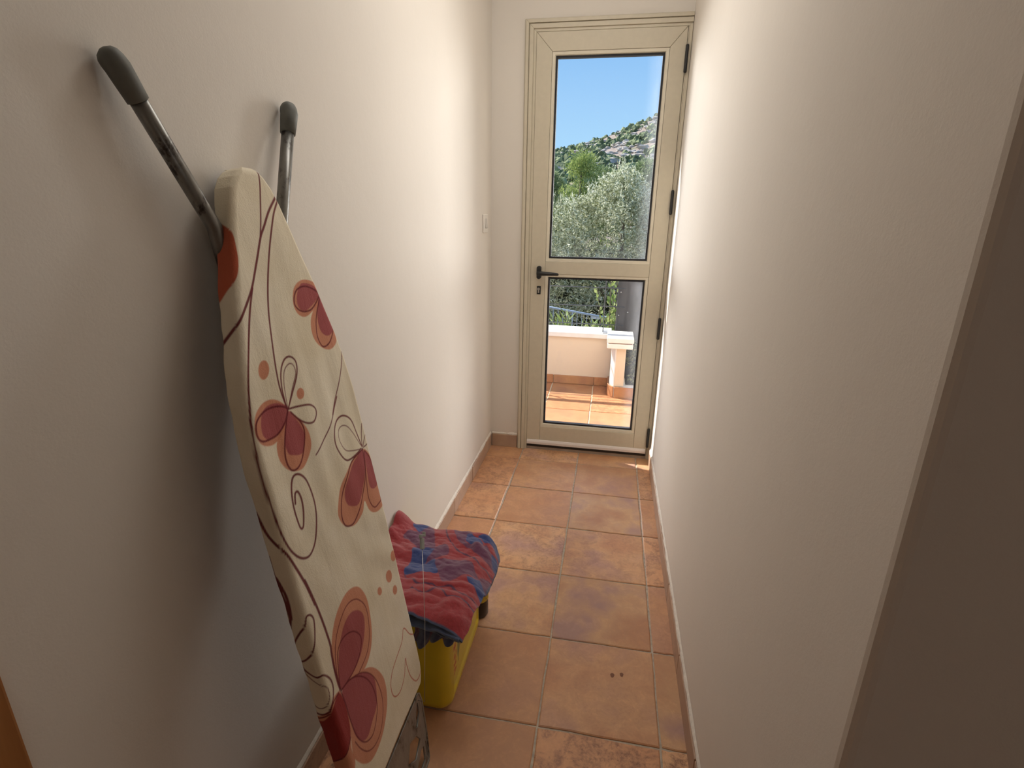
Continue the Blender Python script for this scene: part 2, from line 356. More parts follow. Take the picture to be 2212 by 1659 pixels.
# ------------------------------------------------------------ wooden door casing at the near left
WOOD = N('orange_stained_wood'); x_ = WOOD.noise(14, 6, .6, stretch=(3, 3, .25)); WOOD.bsdf(WOOD.ramp(x_.outputs[0], [(.3, (.30, .115, .030)), (.7, (.44, .19, .055))]), .45, 0, x_.outputs[0], .1); WOOD = WOOD.m
dw = bpy.data.objects.new('door_2', None); COL.objects.link(dw); dw['kind'] = 'structure'
for n_, a, b in (('side_casing', (XL, -2.467, .0), (XL+.016, -2.392, 2.12)), ('side_casing', (XL, -3.37, .0), (XL+.016, -3.295, 2.12)), ('head_casing', (XL, -3.295, 2.045), (XL+.016, -2.467, 2.12))):
    mbox(n_, a, b, WOOD, dw, bevel=.004)
mbox('door_panel', (XL+.001, -3.294, .005), (XL+.008, -2.468, 2.044), WOOD, dw)

# ------------------------------------------------------------ light switch
sw_ = thing('light_switch', 'white square light switch on the left wall beside the glazed door', 'switch', (XL, .0, 1.292))
mbox('switch_plate', (XL, -.043, 1.248), (XL+.009, .045, 1.337), plain('switch_white', (.80, .76, .70), .4, vary=.02), sw_, bevel=.0035, seg=3)
bm = bmesh.new(); prism(bm, [(XL+.009, 1.268), (XL+.0135, 1.274), (XL+.0105, 1.293), (XL+.009, 1.318)], 1, -.022, .022); fin('rocker', bm, plain('switch_grey', (.62, .59, .55), .4, vary=.02), sw_, bevel=.001)

# ------------------------------------------------------------ painting flat print into colour attributes
def catmull(P, closed, k=6):
    P = np.array(P, float); n = len(P)
    if n < 3: return P
    idx = (lambda i: P[i % n]) if closed else (lambda i: P[min(max(i, 0), n-1)])
    out = []
    for i in range(n if closed else n-1):
        a, b, c, d = idx(i-1), idx(i), idx(i+1), idx(i+2)
        for j in range(k):
            t = j/k; out.append(.5*((2*b)+(-a+c)*t+(2*a-5*b+4*c-d)*t*t+(-a+3*b-3*c+d)*t**3))
    if not closed: out.append(P[-1])
    return np.array(out)
def seg_dist(Q, poly, closed):
    d = np.full(len(Q), 1e9); m_ = len(poly)
    for i in range(m_ if closed else m_-1):
        a = poly[i]; b = poly[(i+1) % m_]; ab = b-a; L2 = ab@ab+1e-12
        t = np.clip(((Q-a)@ab)/L2, 0, 1); e = Q-(a+t[:, None]*ab); d = np.minimum(d, np.einsum('ij,ij->i', e, e))
    return np.sqrt(d)
def inside(Q, poly):
    r = np.zeros(len(Q), bool); x, y = Q[:, 0], Q[:, 1]; n = len(poly)
    for i in range(n):
        x0, y0 = poly[i]; x1, y1 = poly[(i+1) % n]
        if y0 == y1: continue
        c = ((y0 > y) != (y1 > y)) & (x < (x1-x0)*(y-y0)/(y1-y0)+x0); r ^= c
    return r
def paint(Q, col, shape_kind, P, width, rgb, aa, alpha=1.0):
    closed = shape_kind == 'f'; poly = catmull(P, closed)
    pad = width+aa*2
    bb = (Q[:, 0] > poly[:, 0].min()-pad) & (Q[:, 0] < poly[:, 0].max()+pad) & (Q[:, 1] > poly[:, 1].min()-pad) & (Q[:, 1] < poly[:, 1].max()+pad)
    ix = np.nonzero(bb)[0]
    if not len(ix): return
    q_ = Q[ix]; d = seg_dist(q_, poly, closed)
    sd_ = np.where(inside(q_, poly), -d, d) if closed else d-width/2
    a = np.clip(.5-sd_/aa, 0, 1)[:, None]*alpha
    col[ix] = col[ix]*(1-a)+np.array(rgb)*a
def grid_mesh(name, V, quads, mat, parent, col=None, smooth=True):
    if parent is not None: V = V-np.array(parent.location)
    me = bpy.data.meshes.new(name); me.from_pydata(V.tolist(), [], quads.tolist() if hasattr(quads, 'tolist') else quads)
    if col is not None:
        at = me.color_attributes.new('print', 'FLOAT_COLOR', 'POINT')
        at.data.foreach_set('color', np.concatenate([col, np.ones((len(col), 1))], 1).astype(np.float32).ravel())
    me.polygons.foreach_set('use_smooth', [smooth]*len(me.polygons)); me.update()
    return link(name, me, mat, parent)

# ------------------------------------------------------------ ironing board leaning on the left wall
PX0, SL, YC = -.25, .164, -1.904
tau = math.atan(SL); A_ = np.array([-math.sin(tau), 0, math.cos(tau)]); B_ = np.array([0, 1., 0]); Nn = np.array([math.cos(tau), 0, math.sin(tau)])
O_ = np.array([PX0, YC, 0.])
def bp(w_, s, d=0): return tuple(O_+A_*s+B_*w_-Nn*d)       # board point: across, along, depth behind the face
S0, S1 = .212, 1.428
prof = np.array([(.212, .120), (.2145, .140), (.224, .156), (.24, .166), (.262, .1715), (.30, .1735), (.5, .1735), (.75, .172), (.90, .1705), (1.0, .167), (1.07, .158), (1.12, .146), (1.172, .1295), (1.228, .114), (1.284, .093), (1.33, .078), (1.37, .064), (1.395, .052), (1.412, .038), (1.422, .024), (1.427, .011), (1.428, .002)])
board = thing('ironing_board', 'tall ironing board in a cream cover with red butterfly flowers, leaning on the left wall', 'ironing board', tuple(O_+np.array([0, 0, 0])))
CB, CL = (.86, .785, .63), (.155, .010, .018)
PAL = {0: (.155, .012, .020), 1: (.64, .25, .145), 2: (.38, .082, .095), 3: (.52, .085, .030), 4: (.30, .018, .022)}
PRINT = '''f3,0,-1078 13430 -948 13393 -821 13259 -825 13052 -870 12823 -994 12605 -1218 12438 -1556 12234 -1369 12811 -1238 13188;f1,0,794 12351 1075 12255 1164 12049 1006 11843 712 11730 467 11701 293 11803 245 11994 348 12221 535 12334;f1,0,1150 12018 864 11801 657 11612 588 11400 642 11193 866 11007 1093 10935 1328 11001 1408 11123 1401 11369 1319 11692;f2,0,686 12301 996 12216 1139 12036 906 11891 571 11802 382 11880 384 12064 514 12230;f2,0,1160 12000 977 11782 893 11535 922 11330 1091 11210 1309 11249 1416 11400 1333 11723;f1,0,-881 11061 -930 10992 -997 10951 -1064 10949 -1113 10986 -1131 11051 -1115 11128 -1068 11196 -1002 11237 -935 11241 -885 11206 -865 11140;f1,0,-158 10410 -193 10368 -245 10346 -300 10350 -343 10379 -362 10425 -354 10476 -320 10518 -269 10540 -215 10537 -171 10508 -150 10462;f1,0,-696 10314 -822 10485 -1007 10593 -1225 10602 -1441 10515 -1549 10369 -1595 10200 -1545 10036 -1411 9933 -1206 9887 -975 9965 -765 10161;f1,0,-715 10270 -917 10093 -1103 9943 -1195 9782 -1198 9556 -1085 9359 -926 9246 -683 9201 -468 9317 -327 9502 -318 9745 -418 9974 -581 10194;f2,0,-691 10325 -866 10475 -1075 10525 -1280 10479 -1406 10312 -1432 10131 -1336 10018 -1117 9999 -873 10101;f2,0,-698 10263 -866 10073 -982 9815 -974 9605 -848 9513 -660 9447 -549 9491 -438 9714 -477 9944 -601 10150;f1,0,1370 8627 970 8616 534 8480 215 8304 -4 8058 -83 7858 0 7620 209 7442 477 7357 779 7440 961 7603 1042 7352 1205 7181 1464 7106 1698 7186 1673 7662 1661 8224 1554 8511;f2,0,1398 8615 970 8552 521 8330 315 8126 314 7906 483 7751 703 7683 973 7830 1252 8185;f2,0,1440 8562 1348 8239 1284 7832 1381 7671 1585 7638 1686 7761 1661 8224;f1,0,1673 5741 1627 5697 1563 5686 1497 5712 1447 5768 1427 5838 1440 5903 1484 5948 1548 5959 1614 5934 1665 5879 1686 5809;f1,0,1324 5431 1276 5382 1210 5370 1144 5398 1095 5458 1076 5533 1092 5605 1139 5654 1204 5668 1271 5641 1321 5582 1341 5505;f1,0,774 5453 742 5423 696 5419 649 5442 612 5486 596 5539 605 5586 636 5616 681 5621 729 5598 766 5555 783 5501;f1,0,1392 5002 1355 4965 1304 4957 1253 4980 1216 5027 1201 5087 1214 5142 1250 5179 1300 5188 1351 5166 1390 5118 1405 5058;f1,0,-1385 4976 -1385 5428 -1300 5813 -1131 6097 -875 6315 -564 6399 -297 6362 -65 6222 84 5995 148 5689 92 5303 -30 4972 -220 4738 -494 4625 -725 4683 -1073 4869;f2,0,-1353 4997 -1268 5311 -1129 5600 -927 5836 -731 5956 -495 5956 -265 5818 -134 5610 -168 5384 -332 5160 -583 4969 -923 4883 -1288 4901;f1,0,-1339 4887 -1032 4855 -758 4717 -509 4595 -281 4399 -88 4101 16 3780 -10 3431 -168 3128 -468 2901 -798 2828 -1106 2874 -1328 3060 -1491 3334 -1557 3590 -1450 4001 -1394 4495;f2,0,-1344 4878 -1032 4855 -647 4633 -356 4251 -325 3979 -458 3605 -748 3475 -1008 3388 -1206 3508 -1347 3822 -1348 4305;f1,0,-1427 4980 -1632 5000 -1805 4850 -1973 4751 -2153 4714 -2142 4496 -2168 4064 -2154 3506 -1842 3386 -1667 3270 -1539 3453 -1551 3698 -1450 4001 -1364 4462 -1382 4892;f4,0,-1431 4945 -1615 4903 -1780 4775 -1963 4624 -2139 4587 -2153 4120 -2159 3741 -2116 3585 -1897 3655 -1700 3770 -1493 3912 -1392 4215 -1362 4653;l0,30,197 14195 153 14012 64 13769 -67 13419 -173 13179;l0,42,541 13844 210 13582 -13 13337 -184 13152 -431 12788 -691 12438 -948 12180 -1208 11948 -1456 11784 -1706 11606;l0,36,563 13783 340 13555 156 13278 -104 12818 -304 12419 -481 11967 -603 11536 -704 11098 -750 10730 -720 10419 -687 10307;l0,38,-721 12388 -853 12192 -977 11972 -1210 11483 -1427 11000 -1593 10507 -1638 10330 -1481 10853 -1593 10479 -1679 10047 -1726 9543 -1716 8993 -1679 8482 -1574 8094 -1398 7834 -1176 7735 -943 7835 -769 8127 -663 8437 -662 8747 -728 9004 -876 9167 -1019 9181 -1124 9024 -1197 8744 -1210 8482 -1189 8291 -1105 8280 -1006 8497 -969 8723 -1002 8891 -1078 8892 -1137 8736;l0,50,-2051 8895 -1973 8544 -1855 8324 -1695 8096 -1571 7736 -1460 7316 -1388 6880 -1469 7427 -1414 7149 -1350 6712 -1313 6283 -1301 5917 -1333 5742 -1374 5364 -1373 4964;l0,50,-2056 8082 -2057 7718 -1987 7404 -1971 7163 -2012 6849 -2043 7658 -1991 7459 -1970 7217 -2008 6884 -2079 6626 -2118 6393 -2123 6228;l0,34,-2138 6181 -2057 6371 -1908 6560 -1765 6700 -1679 6838 -1585 6818 -1527 6704 -1552 6544 -1645 6311 -1728 6192 -1853 6063 -1991 5962 -2102 5931;l0,34,-2117 5916 -2027 5723 -1896 5602 -1691 5598 -1557 5419 -1523 5228 -1585 5055 -1719 4905 -1871 4783 -2034 4786 -2139 4907 -2141 5064;l0,18,-2106 5777 -1984 5535 -1830 5427 -1712 5356 -1666 5234 -1723 5060 -1850 4936 -1976 4904 -2072 4976 -2110 5092;l0,26,1493 10784 1351 10533 1031 10162 580 9715 914 9997 707 9803 368 9551 24 9377 -281 9258;l0,28,1157 12033 968 12156 713 12236 450 12208 309 12075 294 11926 459 11805 739 11789 963 11882 1150 12018;l0,26,1153 11984 878 11636 755 11332 794 11125 909 11031 1129 11082 1371 11306 1415 11470;l0,32,-713 10326 -699 10683 -603 10952 -433 11114 -265 11130 -149 11008 -204 10806 -440 10538 -670 10310;l0,18,-680 10344 -624 10689 -517 10927 -352 11017 -244 10972 -237 10816 -404 10619 -646 10332;l0,32,-674 10302 -364 10246 -70 10164 75 10039 47 9916 -105 9841 -326 9912 -534 10104 -630 10233;l0,30,-691 10325 -887 10428 -1135 10474 -1368 10440 -1511 10354 -1566 10188 -1501 10057 -1305 10005 -1075 10006 -837 10138 -706 10292;l0,30,-703 10278 -839 10087 -982 9815 -1063 9543 -1017 9325 -873 9267 -687 9338 -521 9533 -415 9785 -456 9989 -618 10208;l0,34,1397 8681 1310 9044 1212 9369 968 9562 707 9565 505 9437 410 9179 501 8897 670 8700 918 8640 1321 8665;l0,18,1355 8733 1149 9111 998 9313 826 9391 648 9348 597 9158 736 8897 1036 8752 1379 8646;l0,24,1408 8676 1482 8907 1597 9138;l0,24,1448 8675 1593 8827 1637 8859;l0,24,1446 8643 1549 8640 1623 8648;l0,30,1404 8628 893 8588 473 8354 167 8084 29 7822 45 7593 192 7469 417 7427 715 7577 1053 7854 1269 8177 1398 8615;l0,24,1440 8562 1240 8024 1149 7565 1258 7285 1462 7249 1650 7320 1670 7804 1616 8279 1469 8549;l0,20,-1371 4988 -1327 5370 -1191 5763 -976 6012 -673 6172 -401 6148 -175 6001 1 5723 15 5426 -118 5052 -341 4824 -758 4717;l0,24,-1379 4970 -1266 5362 -1160 5629 -980 5726 -766 5692 -549 5546 -411 5317 -450 5155 -617 5002 -914 4901 -1369 4919;l0,24,-1369 4919 -1073 4869 -815 4703 -591 4431 -445 4074 -428 3664 -558 3410 -810 3244 -1045 3313 -1211 3499 -1317 3786 -1353 4199 -1350 4585 -1373 4910;l0,20,-1364 4928 -1032 4855 -649 4629 -382 4308 -239 3920 -219 3499 -354 3179 -598 2992 -882 2993 -1129 3146 -1301 3418 -1400 3714;l0,26,-1440 4954 -1665 4931 -1831 4760 -1976 4700 -2110 4684;l0,26,-1484 3930 -1638 3805 -1828 3703 -1982 3622 -2104 3586;l3,22,1811 3385 1493 3647 1275 4009 1064 3819 658 3712 370 3610 208 3424 184 3192 287 3011 520 2934 807 3071 1021 3361 1008 3172 1046 2827 1215 2498 1414 2418 1570 2475'''
def board_cover():
    ds = .0015; ss = np.concatenate([np.linspace(S0, S0+.03, 26)[:-1], np.arange(S0+.03, 1.39, ds), np.linspace(1.39, S1, 40)])
    p = np.interp(ss, prof[:, 0], prof[:, 1]); NW = 116; rim = .013; TH = .030; ns = 18
    k = np.arange(-NW, NW+1)/NW
    Wg = p[:, None]*k[None, :]; Sg = np.repeat(ss[:, None], len(k), 1)
    # rounded arris: depth near the outline
    edge = np.minimum(p[:, None]-np.abs(Wg), np.minimum(Sg-S0, (S1-Sg)*1.0)); e_ = np.clip(edge/rim, 0, 1)
    dep = rim*(1-np.sqrt(np.clip(1-(1-e_)**2, 0, 1)))*.8
    # soft wrinkles of the cloth
    wr = .0009*np.sin(Wg*95+np.sin(Sg*9)*2.2+Sg*12)*np.exp(-((Sg-.95)/.28)**2)+.0012*np.sin((Wg*.8+Sg)*60)*np.exp(-((Sg-.62)/.10)**2)*np.clip(Wg/.1, 0, 1)
    wr += .0016*np.sin(Wg*26+Sg*5)*np.sin(Sg*8)
    dep0 = dep.copy(); dep = dep+wr*e_
    V = [O_+A_*s_+B_*w_-Nn*d_ for s_, w_, d_ in zip(Sg.ravel(), Wg.ravel(), dep.ravel())]
    V = list(V); UV = np.stack([(Wg+np.sign(Wg)*dep0*(np.abs(Wg) > .5*p[:, None])*((p[:, None]-np.abs(Wg)) < rim)).ravel(), Sg.ravel()], 1).tolist(); nc = len(k); nr = len(ss)
    q = [(i*nc+j, i*nc+j+1, (i+1)*nc+j+1, (i+1)*nc+j) for i in range(nr-1) for j in range(nc-1)]
    # outline loop -> hem folded back
    loop = [j for j in range(nc)] + [i*nc+nc-1 for i in range(1, nr)] + [(nr-1)*nc+j for j in range(nc-2, -1, -1)] + [i*nc for i in range(nr-2, 0, -1)]
    base = [np.array(V[i]) for i in loop]; uvb = [UV[i] for i in loop]; prev = loop
    for c in range(1, ns+1):
        t = TH*c/ns; cur = []
        for b_, (w_, s_) , n_ in zip(base, uvb, range(len(loop))):
            rip = .0016*math.sin(s_*38+w_*20)*math.sin(math.pi*t/TH)+.0012*math.sin(s_*90+3*math.sin(s_*11))*(t/TH)**2
            out = .006*(1-(1-min(t/TH*1.3, 1))**2)*0+rip; sg = 1 if w_ >= 0 else -1
            q_in = -.010*max(0, t/TH-.75)/.25
            V.append(b_-Nn*t+B_*sg*(out+q_in)); UV.append([w_+sg*t, s_]); cur.append(len(V)-1)
        L = len(loop)
        for a in range(L): q.append((prev[a], cur[a], cur[(a+1) % L], prev[(a+1) % L]))
        prev = cur
    V = np.array(V); Q = np.array(UV)
    nz = .5+.5*np.sin(Q[:, 0]*37+Q[:, 1]*13)*np.sin(Q[:, 1]*21-Q[:, 0]*9)
    col = np.array(CB)[None, :]*(.965+.05*nz[:, None])
    for sh in PRINT.split(';'):
        hd, wd, pts = sh.split(',', 2); pts = np.array([float(x) for x in pts.split()]).reshape(-1, 2)*1e-4
        kind, ci = hd[0], int(hd[1])
        paint(Q, col, kind, pts, float(wd)*1e-4*1.15, PAL[ci], .0016, .93 if kind == 'f' else .96)
    # more of the same print below and round the far edge, out of the photograph's sight
    return grid_mesh('cover', V, np.array(q), CLOTH, board, col)
g = N('board_cover_cotton'); at = g.n('ShaderNodeAttribute', attribute_name='print'); wv = g.noise(420, 2, .5); wr_ = g.noise(7, 6, .65, stretch=(1, 2.4, .5), dist=.8)
st = g.noise(5, 4, .6); stc = g.ramp(st.outputs[0], [(.35, (.90, .87, .80)), (.65, (1, 1, 1))]); cc = g.mix(1.0, at.outputs['Color'], stc, 'MULTIPLY')
ma = g.n('ShaderNodeMath', operation='MULTIPLY_ADD'); ma.inputs[1].default_value = 5.0; g.l(wr_.outputs[0], ma.inputs[0]); g.l(wv.outputs[0], ma.inputs[2])
g.bsdf(cc, .9, 0, ma.outputs[0], .4, .0012, spec=.15, sheen=.1); CLOTH = g.m
board_cover()
GREY = N('grey_enamelled_steel'); a1 = GREY.noise(22, 6, .7, stretch=(1, 1, .6)); cg = GREY.ramp(a1.outputs[0], [(.36, (.075, .062, .052)), (.46, (.25, .245, .225)), (.7, (.33, .325, .30))])
GREY.bsdf(cg, .35, .55, a1.outputs[0], .12); GREY = GREY.m
TUBEM = N('worn_chromed_tube'); a1 = TUBEM.noise(16, 5, .7, stretch=(2, 2, 1)); cg = TUBEM.ramp(a1.outputs[0], [(.38, (.045, .035, .03)), (.47, (.19, .185, .17)), (.75, (.25, .245, .23))])
TUBEM.bsdf(cg, .34, .6, a1.outputs[0], .1); TUBEM = TUBEM.m
CAPM = plain('grey_rubber_cap', (.135, .14, .125), .6, vary=.1, scale=60)
# sheet-metal body behind the cover
bm = bmesh.new(); ss = np.linspace(S0+.01, S1-.012, 40); R_p = []
for s in ss: R_p.append((np.interp(s, prof[:, 0], prof[:, 1])-.006, s))
ring = [bp(w_, s, .020) for w_, s in R_p]+[bp(-w_, s, .020) for w_, s in R_p[::-1]]; ring2 = [bp(w_, s, .030) for w_, s in R_p]+[bp(-w_, s, .030) for w_, s in R_p[::-1]]
a_ = [bm.verts.new(p) for p in ring]; b_ = [bm.verts.new(p) for p in ring2]; bm.faces.new(a_); bm.faces.new(b_[::-1])
for i in range(len(a_)): bm.faces.new((a_[i], b_[i], b_[(i+1) % len(a_)], a_[(i+1) % len(a_)]))
fin('board_plate', bm, GREY, board)
# leg frame: the two feet with caps touch the wall above the nose
def leg(top, mid, low, r=.0115):
    bm = bmesh.new(); tube(bm, [top, mid, low], r, 20); return fin('leg', bm, TUBEM, board, smooth=True)
t1 = Vector((-.514, -2.090, 1.508)); t2 = Vector((-.514, -1.716, 1.515))
leg_a = leg(t1, (-.496, -1.985, 1.315), (-.452, -1.930, .75)); leg_b = leg(t2, (-.497, -1.808, 1.315), (-.452, -1.845, .75))
bm = bmesh.new(); tube(bm, [(-.452, -1.94, .76), (-.452, -1.835, .76)], .008, 14); tube(bm, [(-.452, -1.93, .76), (-.33, -1.93, .36)], .0095, 14); tube(bm, [(-.452, -1.845, .76), (-.33, -1.845, .36)], .0095, 14); fin('lower_leg_frame', bm, TUBEM, board, smooth=True)
for top, mid, lg in ((t1, Vector((-.496, -1.985, 1.315)), leg_a), (t2, Vector((-.497, -1.808, 1.315)), leg_b)):
    d = (mid-top).normalized(); bm = bmesh.new(); n_ = 20
    # elbow-shaped cap: a sleeve and a rounded toe turned to the wall
    wv_ = Vector((-1, 0, 0)); up_v = (-d*.55+wv_*.45).normalized()
    tube(bm, [top+d*.038, top+d*.0375, top+d*.012, top-d*.002, top-d*.010+wv_*.002, top-d*.016+wv_*.004, top-d*.0205+wv_*.006, top-d*.0235+wv_*.007], [.0120, .0138, .0152, .0158, .0156, .0142, .0105, .0035], n_)
    fin('foot_cap', bm, CAPM, lg, smooth=True)
# iron rest: pierced sheet-metal tray on the heel, standing on the floor
def rest():
    out = [(.118, .192), (.132, .198), (.142, .188), (.146, .165), (.136, .085), (.118, .010), (.112, .004), (-.112, .004), (-.118, .010), (-.136, .085), (-.146, .165), (-.142, .188), (-.132, .198), (-.118, .192)]
    holes = [[(.098, .150), (.121, .180), (.127, .176), (.124, .150), (.100, .128), (.088, .135)], [(.05, .135), (.085, .118), (.10, .09), (.06, .07), (.02, .10)], [(-.05, .135), (-.085, .118), (-.10, .09), (-.06, .07), (-.02, .10)], [(-.098, .150), (-.121, .180), (-.127, .176), (-.124, .150), (-.100, .128), (-.088, .135)],
             [(.045, .045), (.09, .065), (.108, .060), (.100, .022), (.06, .018)], [(-.045, .045), (-.09, .065), (-.108, .060), (-.100, .022), (-.06, .018)], [(.122, .060), (.112, .020), (.107, .022), (.116, .062)]]
    cu = bpy.data.curves.new('r', 'CURVE'); cu.dimensions = '2D'; cu.fill_mode = 'BOTH'; cu.extrude = .0012; cu.bevel_depth = .0012; cu.bevel_resolution = 2
    for lp in [out]+holes:
        sp = cu.splines.new('POLY'); sp.points.add(len(lp)-1); sp.use_cyclic_u = True
        for i, (x, y) in enumerate(lp): sp.points[i].co = (x, y, 0, 1)
    ob = bpy.data.objects.new('r', cu); COL.objects.link(ob); dg = bpy.context.evaluated_depsgraph_get(); me = bpy.data.meshes.new_from_object(ob.evaluated_get(dg)); bpy.data.objects.remove(ob)
    M = Matrix(((0, A_[0], Nn[0], 0), (1, 0, 0, 0), (0, A_[2], Nn[2], 0), (0, 0, 0, 1)))
    me.transform(M); off = Vector(bp(0, 0, .012)); me.transform(Matrix.Translation(off-Vector(board.location)))
    me.materials.clear(); o = link('iron_rest', me, GREY, board)
    # raised rim wire and fixing arms
    bm = bmesh.new(); pts = [bp(w_, s, .010) for w_, s in out]
    tube(bm, pts, .0028, 8)
    for sgn in (-1, 1): tube(bm, [bp(sgn*.10, .165, .014), bp(sgn*.10, .30, .026)], .004, 8)
    fin('rest_rim', bm, GREY, o, smooth=True)
rest()
# cord holder: springy wire with a clip
bm = bmesh.new(); w0 = Vector((-.268, -1.783, .185)); w1 = Vector((-.336, -1.584, .507)); w1b = Vector((-.330, -1.593, .490))
tube(bm, [Vector(bp(.125, .185, .008)), w0, w0.lerp(w1b, .5)+Vector((.004, 0, 0)), w1b], .0008, 8); ch = fin('cord_holder_wire', bm, plain('spring_wire', (.50, .48, .45), .35, .9), board, smooth=True)
bm = bmesh.new(); d = (w1-w0).normalized(); c = w1b
box(bm, (-.005, -.0045, -.002), (.005, .0045, .026)); box(bm, (-.008, -.0065, .030), (.004, .0065, .036)); box(bm, (-.008, -.0065, .034), (-.004, .0065, .042)); box(bm, (.002, -.0065, .026), (.006, .0065, .036))
rot = d.to_track_quat('Z', 'Y').to_matrix().to_4x4(); bmesh.ops.transform(bm, matrix=Matrix.Translation(c) @ rot @ Matrix.Rotation(.5, 4, 'Z'), verts=bm.verts)
fin('cord_clip', bm, plain('grey_plastic_clip', (.30, .31, .28), .5), ch, bevel=.001)

# ------------------------------------------------------------ yellow canister under the towel
YEL = N('yellow_plastic'); a1 = YEL.noise(12, 4, .6); at = YEL.n('ShaderNodeAttribute', attribute_name='print'); sh = YEL.ramp(a1.outputs[0], [(.3, (.90,)*3), (.7, (1, 1, 1))]); cc = YEL.mix(1.0, at.outputs['Color'], sh, 'MULTIPLY')
bb = YEL.bsdf(cc, .38, 0, a1.outputs[0], .08); YEL = YEL.m
can = thing('plastic_canister', 'yellow plastic canister with red lettering under the printed beach towel', 'canister', (-.382, -1.48, 0))
def canister():
    x0, x1, y0, y1, h = -.520, -.243, -1.657, -1.300, .316
    rr = .034; per = []
    def arc(cx, cy, a0):
        for k in range(9):
            t = a0+math.pi/2*k/8; per.append((cx+rr*math.cos(t), cy+rr*math.sin(t)))
    def line(a, b, n):
        for k in range(1, n): per.append((a[0]+(b[0]-a[0])*k/n, a[1]+(b[1]-a[1])*k/n))
    arc(x1-rr, y0+rr, -math.pi/2); line((x1, y0+rr), (x1, y1-rr), 120); arc(x1-rr, y1-rr, 0); line((x1-rr, y1), (x0+rr, y1), 20); arc(x0+rr, y1-rr, math.pi/2); line((x0, y1-rr), (x0, y0+rr), 20); arc(x0+rr, y0+rr, math.pi); line((x0+rr, y0), (x1-rr, y0), 20)
    zs = [0, .002, .006, .012, .020, .030]+list(np.arange(.035, h-.03, .003))+[h-.03, h-.018, h-.008, h-.002, h]
    cx, cy = (x0+x1)/2, (y0+y1)/2; V = []; Q = []
    for z in zs:
        ins = 0
        if z < .03: ins = .030-math.sqrt(max(0, .03**2-(.03-z)**2))
        if z > h-.03: ins = .020*(1-math.sqrt(max(0, 1-((z-h+.03)/.03)**2)))
        for x, y in per:
            dx = ins*(1 if x < cx else -1)*min(1, abs(x-cx)/.1); dy = ins*(1 if y < cy else -1)*min(1, abs(y-cy)/.15)
            # recessed label panel on the long side, with a raised border
            if x > x1-.004:
                t = min(min(y-(y0+.040), (y1-.035)-y), min(z-.045-(y-y0)*.02, h-.02-z)); dx -= .004*min(max(t/.006, 0), 1); dx += .0018*max(0, 1-abs(t+.004)/.004)
            V.append((x+dx, y+dy, z)); Q.append((y, z, x))
    n = len(per); q = [(i*n+j, i*n+(j+1) % n, (i+1)*n+(j+1) % n, (i+1)*n+j) for i in range(len(zs)-1) for j in range(n)]
    V = np.array(V); Q = np.array(Q); col = np.tile(np.array((.74, .56, .03)), (len(V), 1)); side = Q[:, 2] > x1-.006
    P = Q[:, :2].copy(); P[~side] += 100
    def f(pts, rgb, al=1): paint(P, col, 'f', pts, 0, rgb, .003, al)
    def l(pts, rgb, wd=.006): paint(P, col, 'l', pts, wd, rgb, .003, 1)
    f([(-1.615, .06), (-1.60, .29), (-1.35, .29), (-1.35, .06)], (.62, .47, .10), .55)
    RD = (.50, .03, .02); u = -1.612      # lettering runs upwards, letters .03 tall
    zc = .085
    for gl in range(7):
        z = zc+gl*.028
        k = gl % 4
        if k == 0: l([(u, z), (u+.032, z+.010), (u, z+.020)], RD)
        elif k == 1: l([(u, z+.002), (u+.032, z+.002)], RD); l([(u+.016, z+.002), (u, z+.018)], RD); l([(u+.016, z+.002), (u+.032, z+.018)], RD)
        elif k == 2: l([(u, z), (u+.032, z), (u+.032, z+.016)], RD); l([(u+.016, z), (u+.016, z+.014)], RD)
        else: l([(u, z), (u+.032, z+.005), (u, z+.010), (u+.032, z+.016)], RD)
    f([(-1.53, .13), (-1.55, .20), (-1.50, .285), (-1.41, .29), (-1.39, .20), (-1.45, .15)], (.28, .12, .05), .9)
    f([(-1.565, .12), (-1.56, .24), (-1.54, .25), (-1.535, .15)], (.10, .14, .05), .75); f([(-1.49, .20), (-1.48, .26), (-1.455, .25), (-1.46, .21)], (.75, .68, .55), .9); l([(-1.56, .10), (-1.55, .17), (-1.53, .22)], (.08, .12, .05), .005)
    o = grid_mesh('canister_body', V, np.array(q), YEL, can, col)
    me = o.data; bm = bmesh.new(); bm.from_mesh(me); bm.verts.ensure_lookup_table()
    bm.faces.new([bm.verts[i] for i in range(n)][::-1]); N_ = len(V); bm.faces.new([bm.verts[N_-n+i] for i in range(n)]); bm.to_mesh(me); bm.free()
canister()
# dark bottle beyond it
bt = thing('squat_bottle', 'small black bottle with a yellow label standing behind the yellow canister', 'bottle', (-.262, -1.252, 0))
bm = bmesh.new()
tube(bm, [(-.262, -1.252, z) for z in (0, .003, .010, .05, .060, .150, .165, .185, .200, .230)], [.024, .030, .034, .034, .0335, .0335, .031, .020, .014, .013], 28); fin('bottle_body', bm, plain('black_glossy_plastic', (.018, .014, .012), .3), bt, smooth=True)
LAB = N('yellow_label'); a1 = LAB.noise(45, 4, .6); LAB.bsdf(LAB.ramp(a1.outputs[0], [(.38, (.20, .13, .02)), (.48, (.62, .47, .02)), (.8, (.70, .55, .04))]), .45); LAB = LAB.m
bm = bmesh.new(); tube(bm, [(-.262, -1.252, z) for z in (.068, .070, .152, .154)], [.0338, .0350, .0350, .0338], 28, cap=False); fin('label', bm, LAB, bt, smooth=True)
bm = bmesh.new(); tube(bm, [(-.262, -1.252, z) for z in (.222, .226, .246, .250)], [.013, .017, .017, .014], 20); fin('cap', bm, BLACK, bt, smooth=True)

